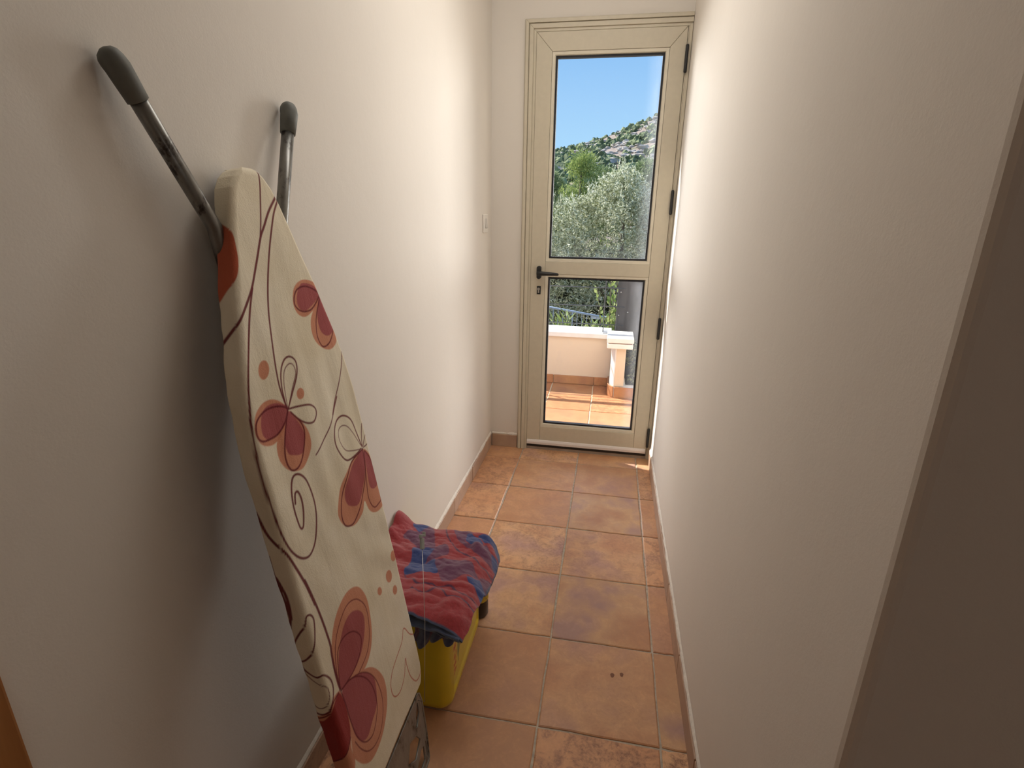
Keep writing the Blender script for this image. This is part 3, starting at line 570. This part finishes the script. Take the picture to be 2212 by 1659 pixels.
# ------------------------------------------------------------ beach towel folded on top
g = N('towel_terry'); at = g.n('ShaderNodeAttribute', attribute_name='print'); fz = g.noise(900, 3, .7); fz2 = g.noise(160, 4, .7)
cc = g.mix(.35, at.outputs['Color'], g.ramp(fz2.outputs[0], [(.3, (.35, .3, .35)), (.7, (1.25, 1.2, 1.2))]), 'MULTIPLY')
ma = g.n('ShaderNodeMath', operation='MULTIPLY_ADD'); ma.inputs[1].default_value = 1.5; g.l(fz2.outputs[0], ma.inputs[0]); g.l(fz.outputs[0], ma.inputs[2])
g.bsdf(cc, .95, 0, ma.outputs[0], .8, .0015, spec=.1, sheen=.5); TERRY = g.m
tw = thing('beach_towel', 'red, blue and purple printed towel folded over the yellow canister', 'towel', (-.36, -1.48, .325))
TOWEL = '''f1,-477 -1286 -462 -1288 -421 -1277 -428 -1301 -430 -1312 -443 -1325 -458 -1313;f2,-421 -1277 -395 -1310 -375 -1359 -364 -1398 -394 -1398 -421 -1401 -447 -1378 -482 -1362 -474 -1328 -443 -1325 -428 -1301;f1,-428 -1405 -394 -1398 -364 -1398 -368 -1426 -372 -1461 -348 -1443 -319 -1499 -365 -1512 -416 -1526 -417 -1478 -425 -1437;f2,-371 -1458 -368 -1426 -363 -1389 -352 -1371 -336 -1369 -322 -1390 -321 -1416 -338 -1432;f2,-337 -1272 -301 -1270 -269 -1288 -285 -1326 -269 -1346 -231 -1339 -217 -1326 -197 -1364 -171 -1411 -211 -1398 -252 -1368 -294 -1347 -323 -1310;f1,-286 -1292 -264 -1297 -232 -1325 -239 -1340 -267 -1344 -285 -1326;f1,-249 -1299 -229 -1288 -197 -1291 -178 -1313 -168 -1358 -185 -1343 -208 -1315 -227 -1319;f1,-199 -1355 -179 -1360 -171 -1411 -185 -1397;f2,-344 -1447 -310 -1435 -279 -1429 -240 -1434 -221 -1467 -205 -1487 -239 -1498 -260 -1514 -280 -1533 -295 -1544 -319 -1499;f1,-234 -1505 -213 -1497 -201 -1486 -187 -1511 -173 -1527 -178 -1567 -202 -1540 -222 -1522;f2,-204 -1483 -198 -1466 -175 -1461 -169 -1499 -174 -1523 -187 -1511;l3,-367 -1268 -352 -1311 -324 -1353 -288 -1387 -252 -1397 -223 -1426 -198 -1433 -177 -1442;l3,-413 -1530 -397 -1546 -377 -1549 -358 -1560 -323 -1557 -301 -1564 -270 -1550 -251 -1564 -229 -1579 -203 -1576 -180 -1589;l3,-370 -1581 -351 -1592 -326 -1594 -296 -1577 -275 -1589 -260 -1598 -222 -1597 -200 -1606 -186 -1615'''
PT = {1: (.045, .075, .24), 2: (.17, .055, .115), 3: (.11, .045, .10)}
def towel():
    NX, NY = 190, 230; u = np.linspace(0, 1, NX); v = np.linspace(0, 1, NY)
    U, V_ = np.meshgrid(u, v)                      # u: wall -> corridor, v: far -> near
    # right edge wanders in as it comes nearer
    xr = np.interp(v, [0, .06, .15, .3, .5, .65, .8, .92, 1], [-.196, -.180, -.170, -.168, -.173, -.182, -.187, -.188, -.197])[:, None]
    yfar = np.interp(u, [0, .1, .25, .55, .85, 1], [-1.262, -1.258, -1.272, -1.268, -1.28, -1.292])[None, :]
    ynear = np.interp(u, [0, .3, .6, .85, 1], [-1.668, -1.666, -1.672, -1.684, -1.696])[None, :]
    X = -.528+(xr+.528)*U; Y = yfar+(ynear-yfar)*V_
    Z = np.full(X.shape, .338)
    def ns(a, b, s): return np.array([[noise.noise(Vector((x*a, y*b, s))) for x, y in zip(rx, ry)] for rx, ry in zip(X, Y)])
    n1 = ns(9, 14, 1.); n2 = ns(26, 40, 2.); n3 = ns(60, 90, 5.)
    ridge = (1-np.abs(n1)*2.2); Z += .007*ridge+.0045*n2+.0018*n3
    # diagonal folds near the front, pushed-up cloth by the wall
    Z += .0055*np.exp(-((Y+1.575+.12*(X+.36))/.012)**2)+.0055*np.exp(-((Y+1.545-.10*(X+.3))/.009)**2)*(U > .2)+.006*np.exp(-((Y+1.612+.05*(X+.3))/.02)**2)+.004*np.exp(-((Y+1.50+.5*(X+.25))/.012)**2)
    Z += .045*np.exp(-((U)/.10)**2)*np.exp(-((V_-.04)/.16)**2)+.010*np.exp(-(U/.2)**2)
    Z += .010*np.exp(-((U-.93)/.05)**2-((V_-.10)/.09)**2)+.006*np.exp(-((U-.80)/.04)**2-((V_-.16)/.05)**2)
    # overhang droops beyond the canister's edges
    ov = np.clip((X+.243)/.07, 0, 1); Z -= .058*ov**1.7*(1-.35*V_)
    of = np.clip((-1.655-Y)/.04, 0, 1); Z -= .026*of**1.6
    ob = np.clip((Y+1.292)/.03, 0, 1); Z -= .02*ob**1.6
    Q = np.stack([X.ravel(), Y.ravel()], 1)
    col = np.tile(np.array((.40, .050, .058)), (len(Q), 1))
    wob = .002*np.sin(Q[:, 0]*300+Q[:, 1]*170)
    Qp = Q+np.stack([wob, wob], 1)*.4
    for sh in TOWEL.split(';'):
        hd, pts = sh.split(',', 1); pts = np.array([float(x) for x in pts.split()]).reshape(-1, 2)*1e-3
        paint(Qp, col, hd[0], pts, .0052, PT[int(hd[1])], .0025)
    # navy hem along the near and right edges
    hem = np.clip((V_.ravel()-.984)/.006, 0, 1); hem2 = np.clip((U.ravel()-.982)/.008, 0, 1)*(V_.ravel() < .55); h_ = np.maximum(hem, hem2)[:, None]
    col = col*(1-h_)+np.array((.075, .10, .18))*h_
    P = np.stack([X.ravel(), Y.ravel(), Z.ravel()], 1)
    q = [(i*NX+j, i*NX+j+1, (i+1)*NX+j+1, (i+1)*NX+j) for i in range(NY-1) for j in range(NX-1)]
    o = grid_mesh('towel_top', P, np.array(q), TERRY, tw, col)
    s = o.modifiers.new('thick', 'SOLIDIFY'); s.thickness = .006; s.offset = -1
    # folded layers seen at the near hem: rolled edges under the top layer
    for k, (dy, dz, c, r, xa, xb) in enumerate(((-.004, -.004, (.085, .11, .19), .0052, -.52, -.201), (.004, -.013, (.05, .065, .12), .0050, -.52, -.207), (.010, -.021, (.075, .075, .13), .0050, -.50, -.212), (.016, -.028, (.16, .05, .08), .0045, -.50, -.216))):
        V = []; n = 60; m_ = 10; cl = []
        for i in range(n):
            t = i/(n-1); x = xa+(xb-xa)*t; yn = np.interp(t, [0, .3, .6, .85, 1], [-1.668, -1.666, -1.672, -1.684, -1.694]); z = .325+dz-.012*t**2*(1 if k < 2 else .6)+.003*math.sin(t*17+k*2)+.002*math.sin(t*41+k)
            for a in range(m_):
                th = 2*math.pi*a/m_; V.append((x, yn+dy+.9*r*math.cos(th)+(.02 if math.cos(th) > .3 else 0), z+r*math.sin(th))); cl.append(c)
        q = [(i*m_+a, i*m_+(a+1) % m_, (i+1)*m_+(a+1) % m_, (i+1)*m_+a) for i in range(n-1) for a in range(m_)]
        grid_mesh('folded_layer', np.array(V), np.array(q), TERRY, tw, np.array(cl, float))
    # bunched tail below the hem
    V = []; cl = []; NU, NV = 60, 18
    for i in range(NV):
        for j in range(NU):
            a = j/(NU-1); b = i/(NV-1); x = -.335+.115*a; ruf = math.sin(a*19)*(.010*b+.002)
            V.append((x+.004*math.sin(b*5), -1.664-.010*b+ruf*.9-.012*a*b, .305-(.040+.016*math.sin(a*math.pi*2.1+.4))*b*(1-.5*a**4))); cl.append((.075, .075, .125) if (j//7) % 3 else (.16, .06, .09))
    q = [(i*NU+j, i*NU+j+1, (i+1)*NU+j+1, (i+1)*NU+j) for i in range(NV-1) for j in range(NU-1)]
    o = grid_mesh('bunched_tail', np.array(V), np.array(q), TERRY, tw, np.array(cl, float)); s = o.modifiers.new('thick', 'SOLIDIFY'); s.thickness = .004
towel()

# ------------------------------------------------------------ terrace outside
tf = mbox('terrace_floor', (-3.2, .38, -.10), (2.6, 1.72, -.0045), plain('pale_grout', (.74, .62, .42), .9, vary=.15, scale=60), None); struct(tf)
xt = [-.30+.335*i for i in range(-8, 8)]; yt_ = [.402, .545, .875, 1.205, 1.497]
for i in range(len(xt)-1):
    for j in range(len(yt_)-1): uneven_tile('tile', xt[i]+.004, xt[i+1]-.004, yt_[j]+.004, yt_[j+1]-.004, -.006, random.uniform(-.0006, .0006), TILE_OUT, tf)
pw = thing('parapet_wall', 'low cream parapet wall with a white marble coping across the terrace', 'wall', (-1.5, 1.6, 0))
mbox('wall_body', (-3.2, 1.505, 0), (.16, 1.72, .398), RENDER, pw)
for i in range(9):
    x1 = .155-.78*i; x0 = max(-3.2, x1-.775)
    if x1 < -3.1: break
    bm = bmesh.new(); box(bm, (x0, 1.478, .398), (x1, 1.75, .438)); fin('coping_slab', bm, WHITE_R, pw, bevel=.006, seg=2)
xx = .150
for i in range(10):
    x1 = xx-.335*i if i else xx; x1 = xx if i == 0 else (.038-.335*(i-1)); x0 = .038-.335*i if i else .038
    bm = bmesh.new(); box(bm, (x0+.002, 1.494, 0), (x1-.002, 1.506, .070)); fin('skirting_tile', bm, TILE_OUT, pw, bevel=.002, seg=1)
pl = thing('terrace_pillar', 'short white-edged cream pillar with a stepped white cap on the terrace', 'pillar', (.23, 1.26, 0))
bm = bmesh.new(); prism(bm, [(.168, 1.50), (.168, 1.275), (.195, 1.240), (.270, 1.236), (.272, 1.50)], 2, .085, .398); fin('pillar_shaft', bm, RENDER, pl, bevel=.004)
bm = bmesh.new(); prism(bm, [(.162, 1.50), (.162, 1.273), (.192, 1.234), (.199, 1.232), (.199, 1.28), (.18, 1.50)], 2, .085, .397); fin('white_corner', bm, WHITE_R, pl)
for z0, z1, o in ((.390, .428, 0), (.434, .472, .004)):
    bm = bmesh.new(); box(bm, (.126-o, 1.196-o, z0), (.316+o, 1.476, z1)); fin('cap_slab', bm, WHITE_R, pl, bevel=.006)
mbox('mortar_joint', (.134, 1.206, .427), (.308, 1.47, .435), plain('dark_red_mortar', (.22, .09, .07), .9), pl)
kb = thing('kerb', 'terracotta tiled kerb running right from the foot of the small pillar', 'kerb', (.4, 1.25, 0))
bm = bmesh.new(); prism(bm, [(.158, 1.495), (.158, 1.272), (.198, 1.225), (1.5, 1.15), (1.5, 1.27), (.285, 1.305), (.285, 1.495)], 2, 0, .082); fin('kerb_core', bm, CAULK, kb)
for a, b in (((.157, 1.270), (.197, 1.223)), ((.199, 1.2225), (.53, 1.2035)), ((.533, 1.203), (.86, 1.184)), ((.157, 1.49), (.157, 1.273))):
    a = Vector((*a, 0)); b = Vector((*b, 0)); d = (b-a).normalized(); nn = Vector((d.y, -d.x, 0))*.009
    bm = bmesh.new(); prism(bm, [(a+d*.002).to_2d(), (b-d*.002).to_2d(), (b-d*.002+nn).to_2d(), (a+d*.002+nn).to_2d()], 2, 0, .088); fin('skirting_tile', bm, TILE_OUT, kb, bevel=.002, seg=1)
# railing on the parapet
IRON = plain('dark_iron', (.10, .11, .12), .5, .3)
rl = thing('terrace_railing', 'thin dark metal railing of horizontal bars on the parapet', 'railing', (-.6, 1.56, .438))
for z in (.500, .648, .795): bm = bmesh.new(); tube(bm, [(-3.1, 1.56, z), (.24, 1.56, z)], .0042, 8); fin('bar', bm, IRON, rl, smooth=True)
bm = bmesh.new(); tube(bm, [(-3.1, 1.56, .945), (.24, 1.56, .945)], .027, 12); fin('handrail', bm, IRON, rl, smooth=True)
for x in (.084, -1.05, -2.2): mbox('post', (x-.004, 1.555, .438), (x+.004, 1.565, .94), IRON, rl)
mbox('base_plate', (.085, 1.50, .438), (.175, 1.62, .443), plain('grey_plate', (.33, .34, .36), .6), rl)
# dark board
DB = N('weathered_dark_board'); a1 = DB.noise(6, 6, .65, stretch=(3, 1, .4)); DB.bsdf(DB.ramp(a1.outputs[0], [(.3, (.045, .046, .050)), (.7, (.10, .10, .107))]), .7, 0, a1.outputs[0], .3); DB = DB.m
db = thing('grey_board', 'tall dark grey board with screw holes standing behind the small terrace pillar', 'board', (.33, 1.62, -.5))
mbox('board_panel', (.182, 1.60, -.5), (.56, 1.64, .955), DB, db, bevel=.004)
for x, z in ((.205, .76), (.20, .575), (.205, .44), (.27, .60)):
    bm = bmesh.new(); tube(bm, [(x, 1.6005, z), (x, 1.595, z)], .006, 10); fin('screw', bm, STEEL, db, smooth=True)
# garden ground
GR = N('garden_soil'); a1 = GR.noise(1.4, 8, .7); GR.bsdf(GR.ramp(a1.outputs[0], [(.3, (.10, .10, .045)), (.5, (.22, .17, .10)), (.7, (.33, .28, .18))]), .95, 0, a1.outputs[0], .6, .05); GR = GR.m
def ground():
    xs_ = np.linspace(-45, 45, 61); ys_ = np.concatenate([np.linspace(1.73, 8, 16), np.linspace(9, 45, 25)]); V = []
    for y in ys_:
        for x in xs_:
            z = np.interp(y, [1.7, 3, 6, 12, 45], [-.15, -.35, -1.2, -1.9, -2.0]); V.append((x, y, z+.15*noise.noise(Vector((x*.3, y*.3, 0)))*(y > 3)))
    n = len(xs_); q = [(i*n+j, i*n+j+1, (i+1)*n+j+1, (i+1)*n+j) for i in range(len(ys_)-1) for j in range(n-1)]
    o = grid_mesh('garden_ground', np.array(V), q, GR, None); struct(o)
ground()
# ---- foliage
def leafmat(name, c1, c2, tr=.25, rough=.55):
    g = N(name); ge = g.n('ShaderNodeNewGeometry'); c = g.ramp(ge.outputs['Random Per Island'], [(.15, c1), (.85, c2)])
    b = g.n('ShaderNodeBsdfPrincipled'); g.l(c, b.inputs['Base Color']); b.inputs['Roughness'].default_value = rough; b.inputs['Specular IOR Level'].default_value = .35
    t = g.n('ShaderNodeBsdfTranslucent'); g.l(c, t.inputs[0]); mx = g.n('ShaderNodeMixShader'); mx.inputs[0].default_value = tr
    g.l(b.outputs[0], mx.inputs[1]); g.l(t.outputs[0], mx.inputs[2]); g.l(mx.outputs[0], g.out.inputs[0]); return g.m
def leaves(name, C, D, L, Wd, mat, parent, kind=None):
    """C centres, D directions (n,3): one pointed quad per leaf, slightly folded"""
    n = len(C); D = D/np.linalg.norm(D, axis=1, keepdims=True)
    R_ = rng.normal(size=(n, 3)); S_ = np.cross(D, R_); S_ /= np.linalg.norm(S_, axis=1, keepdims=True)
    L = L*rng.uniform(.7, 1.25, (n, 1)); Wd = Wd*rng.uniform(.75, 1.2, (n, 1))
    up_ = np.cross(S_, D)
    V = np.stack([C-D*L*.5, C+S_*Wd*.5+up_*Wd*.12, C+D*L*.5, C-S_*Wd*.5+up_*Wd*.12], 1).reshape(-1, 3)
    F = np.arange(n*4).reshape(n, 4); o = grid_mesh(name, V, F, mat, parent, None, False)
    if kind: o['kind'] = kind
    return o
def clumps(fn, n_cl, n_per, r, cfun):
    out_c, out_d = [], []
    for c in range(n_cl):
        c0, rr = cfun(); d = rng.normal(size=(n_per, 3)); d /= np.linalg.norm(d, axis=1, keepdims=True)
        rad = rr*rng.uniform(.55, 1.08, (n_per, 1)); out_c.append(c0+d*rad*np.array([1, 1, .85])); out_d.append(d+rng.normal(size=(n_per, 3))*.7+np.array([0, 0, .35]))
    return np.concatenate(out_c), np.concatenate(out_d)
def sprigs(C, D, k, ln):
    """each seed becomes a twig carrying k leaves"""
    n = len(C); D = D/np.linalg.norm(D, axis=1, keepdims=True); t = np.linspace(0, 1, k)
    P = C[:, None, :]+D[:, None, :]*(t[None, :, None]*ln)+rng.normal(size=(n, k, 3))*.012
    DD = D[:, None, :]*.8+rng.normal(size=(n, k, 3))*.55
    return P.reshape(-1, 3), DD.reshape(-1, 3)
BARK = plain('olive_bark', (.16, .13, .10), .95, vary=.4, scale=12, bs=.8)
OL = leafmat('olive_leaf', (.18, .21, .08), (.96, .97, .76), .32, .36)  # leaf tones spread from dark to pale to imitate highlights and shade
ol = thing('olive_tree', 'silvery green olive tree filling the door panes beyond the terrace', 'tree', (.2, 8.4, -1.7))
tx = [-3.0, -2.2, -1.6, -1.1, -.75, -.45, -.2, .02, .22, .42, .60, .78, 1.1, 1.6, 2.4, 3.0]; tz_ = [.2, 1.1, 1.50, 1.62, 1.64, 1.72, 1.98, 2.20, 2.30, 2.12, 1.86, 1.58, 1.66, 1.6, 1.1, .3]
def oc():
    while True:
        x = rng.uniform(-2.6, 2.6); top = np.interp(x, tx, tz_); r_ = rng.uniform(.13, .30); z = rng.uniform(-1.0, 1)
        z = top-r_-abs(rng.normal())*.75 if rng.uniform() < .6 else rng.uniform(-1.0, top-.5)
        if z < -1.0: continue
        dpt = .9*math.sqrt(max(0.05, 1-(x/3)**2))*min(1, (top-z)*1.3); y = 8.0+rng.uniform(-.55, .9)*dpt
        if rng.uniform() < .10: continue
        return np.array([x, y, z]), r_
C, D = clumps(None, 420, 26, .3, oc); C, D = sprigs(C, D, 9, .15)
leaves('foliage', C, D, .066, .018, OL, ol)
# thin upright shoots that make the ragged outline
sh_c = []; sh_d = []
for i in range(190):
    x = rng.uniform(-1.5, 1.4); top = np.interp(x, tx, tz_); b0 = np.array([x, 8+rng.uniform(-.3, .3), top-.16]); dd = np.array([rng.normal()*.35, rng.normal()*.3, 1.]); dd /= np.linalg.norm(dd); ln = rng.uniform(.12, .30)
    for t in np.linspace(0, 1, 15): sh_c.append(b0+dd*ln*t); sh_d.append(dd+rng.normal(size=3)*.6)
leaves('shoots', np.array(sh_c), np.array(sh_d), .05, .014, OL, ol)
bm = bmesh.new(); tube(bm, [(.2, 8.4, -1.7), (.16, 8.38, -1.1), (.25, 8.35, -.5), (.2, 8.3, .1)], [.17, .13, .12, .09], 10); fin('trunk', bm, BARK, ol, smooth=True)
for b in (((.2, 8.35, -.4), (-.4, 8.2, .4), (-.9, 8.1, 1.2)), ((.22, 8.35, -.3), (.3, 8.1, .8), (.25, 8.0, 1.9)), ((.2, 8.3, -.2), (.8, 8.2, .6), (1.1, 8.1, 1.3))):
    bm = bmesh.new(); tube(bm, b, [.07, .04, .012], 8); fin('branch', bm, BARK, ol, smooth=True)
# dense hedge under and behind the olive
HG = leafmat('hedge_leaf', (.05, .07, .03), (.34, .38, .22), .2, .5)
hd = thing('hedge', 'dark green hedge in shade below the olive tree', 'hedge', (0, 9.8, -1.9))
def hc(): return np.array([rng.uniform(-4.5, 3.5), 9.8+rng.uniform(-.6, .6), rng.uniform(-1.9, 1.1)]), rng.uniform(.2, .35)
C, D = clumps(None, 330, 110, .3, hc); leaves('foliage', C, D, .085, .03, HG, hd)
mbox('inner_dark', (-4.5, 9.75, -1.95), (3.5, 9.95, .6), plain('hedge_dark', (.03, .035, .02), 1), hd)  # solid dark block standing in for the hedge's shaded depth
# pine trees further up
PN = leafmat('pine_needles', (.16, .24, .06), (.50, .58, .20), .35, .6); PN2 = leafmat('dull_green_leaf', (.14, .21, .09), (.38, .46, .22), .35, .6)
def pine(x, y, z0, ztop, wd, mat, lab, nc=95):
    t = thing('pine_tree', lab, 'tree', (x, y, z0), 'pines beyond the olive tree')
    def pc():
        f = rng.uniform(0, 1)**.8; z = z0+.4+(ztop-z0-.7)*f; rr = wd*(1-f)**.55*.95+.15; a = rng.uniform(0, 2*math.pi); q_ = math.sqrt(rng.uniform(0, 1))
        return np.array([x+rr*q_*math.cos(a), y+rr*q_*math.sin(a), z]), rng.uniform(.30, .52)*min(1, wd/1.6)
    C, D = clumps(None, nc, 120, .3, pc); D[:, 2] += .6; leaves('foliage', C, D, .19, .035, mat, t)
    bm = bmesh.new(); tube(bm, [(x, y, z0-.5), (x, y, ztop-.6)], [.16, .03], 8); fin('trunk', bm, BARK, t, smooth=True)
for a in ((-3.3, 26, -2, 3.55, 1.5, PN2, 'dull green pine at the left edge of the upper pane'), (-1.62, 25, -2, 4.45, 1.75, PN, 'tallest bright green pine left of the olive tree top'), (-.45, 27, -2, 3.9, 1.3, PN2, 'dull green pine directly behind the olive tree top'), (1.40, 24, -2, 4.05, 1.2, PN2, 'green pine right of the olive tree top'), (3.3, 27, -2, 4.9, 1.6, PN2, 'larger dull pine at the right edge of the upper pane'), (-6.2, 30, -2, 4.6, 1.9, PN2, 'dull pine far to the left of the others')):
    pine(*a)
# ---- hillside
HM = N('dry_hillside'); ge = HM.n('ShaderNodeNewGeometry')
def hn(s, d=6, r=.65):
    x = HM.n('ShaderNodeTexNoise'); x.inputs['Scale'].default_value = s; x.inputs['Detail'].default_value = d; x.inputs['Roughness'].default_value = r; HM.l(ge.outputs['Position'], x.inputs['Vector']); return x.outputs[0]
c = HM.ramp(hn(.16), [(.32, (.17, .17, .10)), (.46, (.27, .215, .17)), (.58, (.34, .27, .23)), (.72, (.24, .21, .14))])
rk = HM.ramp(hn(.45, 5, .6), [(.64, (0, 0, 0)), (.70, (1, 1, 1))]); c = HM.mix(rk, c, (.60, .55, .49)); HM.bsdf(c, .95, 0, hn(.9), .8, .5); HM = HM.m
def hz(x, y):
    t = (y-35)/215; Hh = 25.9+.285*(x+28.4)+.0009*(x+28.4)**2*(x > -28.4); Hh = min(max(Hh, 6), 58)
    return -2+max(0, t)**1.06*(Hh+2)+(1.7*noise.noise(Vector((x*.045, y*.045, 3)))+.7*noise.noise(Vector((x*.15, y*.15, 7))))*min(1, max(t, 0)*3)
def hill():
    xs_ = np.linspace(-110, 90, 150); ys_ = np.linspace(36, 275, 130); V = []
    for y in ys_:
        for x in xs_:
            z = hz(x, min(y, 250)); V.append((x, y, z-(max(0, y-250)*.5)))
    n = len(xs_); q = [(i*n+j, i*n+j+1, (i+1)*n+j+1, (i+1)*n+j) for i in range(len(ys_)-1) for j in range(n-1)]
    struct(grid_mesh('hillside', np.array(V), q, HM, None))
hill()
# scrub: thousands of bushes, joined
SC = leafmat('scrub_green', (.11, .145, .07), (.30, .34, .17), .05, .85)
def scrub():
    ico = bmesh.new(); bmesh.ops.create_icosphere(ico, subdivisions=2, radius=1); iv = np.array([v.co[:] for v in ico.verts]); ifc = np.array([[v.index for v in f.verts] for f in ico.faces]); ico.free()
    V = []; F = []; k = 0; cnt = 0
    while cnt < 2200:
        y = rng.uniform(60, 252); x = rng.uniform(-.30, .16)*y
        nz = noise.noise(Vector((x*.06, y*.05, 11)))+.5*noise.noise(Vector((x*.2, y*.2, 2)))
        open_ = (x/y > -.035) and (.5*250 < y < 243)
        if nz < (.20 if open_ else -.04) and y < 244: continue
        r = rng.uniform(.45, 1.35)*(1.0 if y > 120 else .75); z = hz(x, y); s = iv*(1+.35*rng.normal(size=(len(iv), 1)).clip(-1, 1))*np.array([r, r, r*rng.uniform(.7, 1.25)])
        V.append(s+np.array([x, y, z+r*.4])); F.append(ifc+k); k += len(iv); cnt += 1
    o = grid_mesh('scrub', np.concatenate(V), np.concatenate(F), SC, None, None, False)
    setp(o, 'dark green scrub scattered over the dry hillside under the sky', 'shrubs', kind='stuff')
    V = []; F = []; k = 0
    for i in range(260):
        y = rng.uniform(110, 245); x = rng.uniform(-.14, .10)*y; r = rng.uniform(.3, 1.1); s = iv*(1+.3*rng.normal(size=(len(iv), 1)).clip(-1, 1))*np.array([r*1.6, r, r*.7])
        V.append(s+np.array([x, y, hz(x, y)+r*.2])); F.append(ifc+k); k += len(iv)
    o = grid_mesh('rocks', np.concatenate(V), np.concatenate(F), plain('pale_rock', (.46, .42, .37), .95, scale=1), None, None, False)
    setp(o, 'pale boulders showing between the scrub on the hillside', 'rocks', kind='stuff')
scrub()
# far ramp railing
BLU = plain('blue_grey_painted_rail', (.42, .50, .60), .45)
fr2 = thing('ramp_railing', 'pale blue-grey railing with upright bars beyond the garden', 'railing', (-.3, 6, -.3))
p0, p1 = Vector((-.865-1.3, 6, -.12+.181)), Vector((.249+1.0, 6, -.275-.139))
def rp_(t): return p0.lerp(p1, t)
bm = bmesh.new(); tube(bm, [p0, p1], .018, 10); fin('handrail', bm, BLU, fr2, smooth=True)
bm = bmesh.new(); tube(bm, [p0-Vector((0, 0, .42)), p1-Vector((0, 0, .42))], .012, 8); fin('bottom_rail', bm, BLU, fr2, smooth=True)
nb = 43
for i in range(nb):
    p = rp_((i+.5)/nb); w_ = .012 if i % 8 == 5 else .0055
    mbox('baluster', (p.x-w_, 6-w_, p.z-.42), (p.x+w_, 6+w_, p.z), BLU, fr2)
mbox('side_panel', (-.16, 6.08, -.30), (.60, 6.11, -.245), plain('white_panel', (.70, .74, .80), .5), fr2)
# leafy plants behind the parapet
LG = leafmat('fresh_leaf', (.16, .26, .06), (.45, .52, .20), .35, .45)
def shrub(x, y, z0, h, n, lab, name='oleander', L=.11, Wd=.02, spread=.35):
    t = thing(name, lab, 'shrub', (x, y, z0), None); C = []; D = []; bm = bmesh.new()
    for s in range(n):
        d = np.array([rng.normal()*spread, rng.normal()*spread*.8, 1.]); d /= np.linalg.norm(d); hh = h*rng.uniform(.6, 1.05); b = np.array([x+rng.normal()*.03, y+rng.normal()*.03, z0])
        tube(bm, [b, b+d*hh], [.005, .002], 5)
        for k in range(16):
            f = .35+.65*k/15; a = rng.uniform(0, 6.28); dd = d*.9+np.array([math.cos(a), math.sin(a), .1])*.7; dd /= np.linalg.norm(dd); C.append(b+d*hh*f+dd*L*.5); D.append(dd)
    leaves('leaves', np.array(C), np.array(D), L, Wd, LG, t); fin('stems', bm, BARK, t)
for i, (x, h, lab) in enumerate(((-.345, .40, 'low leafy shrub at the left end of the lower pane, behind the parapet'), (-.235, .58, 'taller pointed-leaf shrub, second from the left behind the parapet'), (-.10, .40, 'short leafy shrub in the middle behind the parapet'), (.01, .58, 'broad leafy shrub behind the parapet, right of the middle'), (.13, .50, 'leafy shrub behind the parapet next to the dark grey board'))):
    shrub(x, 2.12+.06*(i % 2), -.12, h, 13, lab)
shrub(.165, 1.98, -.12, 1.0, 12, 'tall bright green climber beside the left edge of the dark grey board', 'climber', .055, .032, .07)
C = []; D = []
t = thing('bush', 'small-leaved green bush to the right of the terrace pillar', 'shrub', (.40, 1.45, -.3))
def bc(): return np.array([.42+rng.normal()*.07, 1.45+rng.uniform(-.05, .08), rng.uniform(-.2, .36)]), .06
C, D = clumps(None, 60, 60, .1, bc); leaves('foliage', C, D, .028, .014, HG, t)
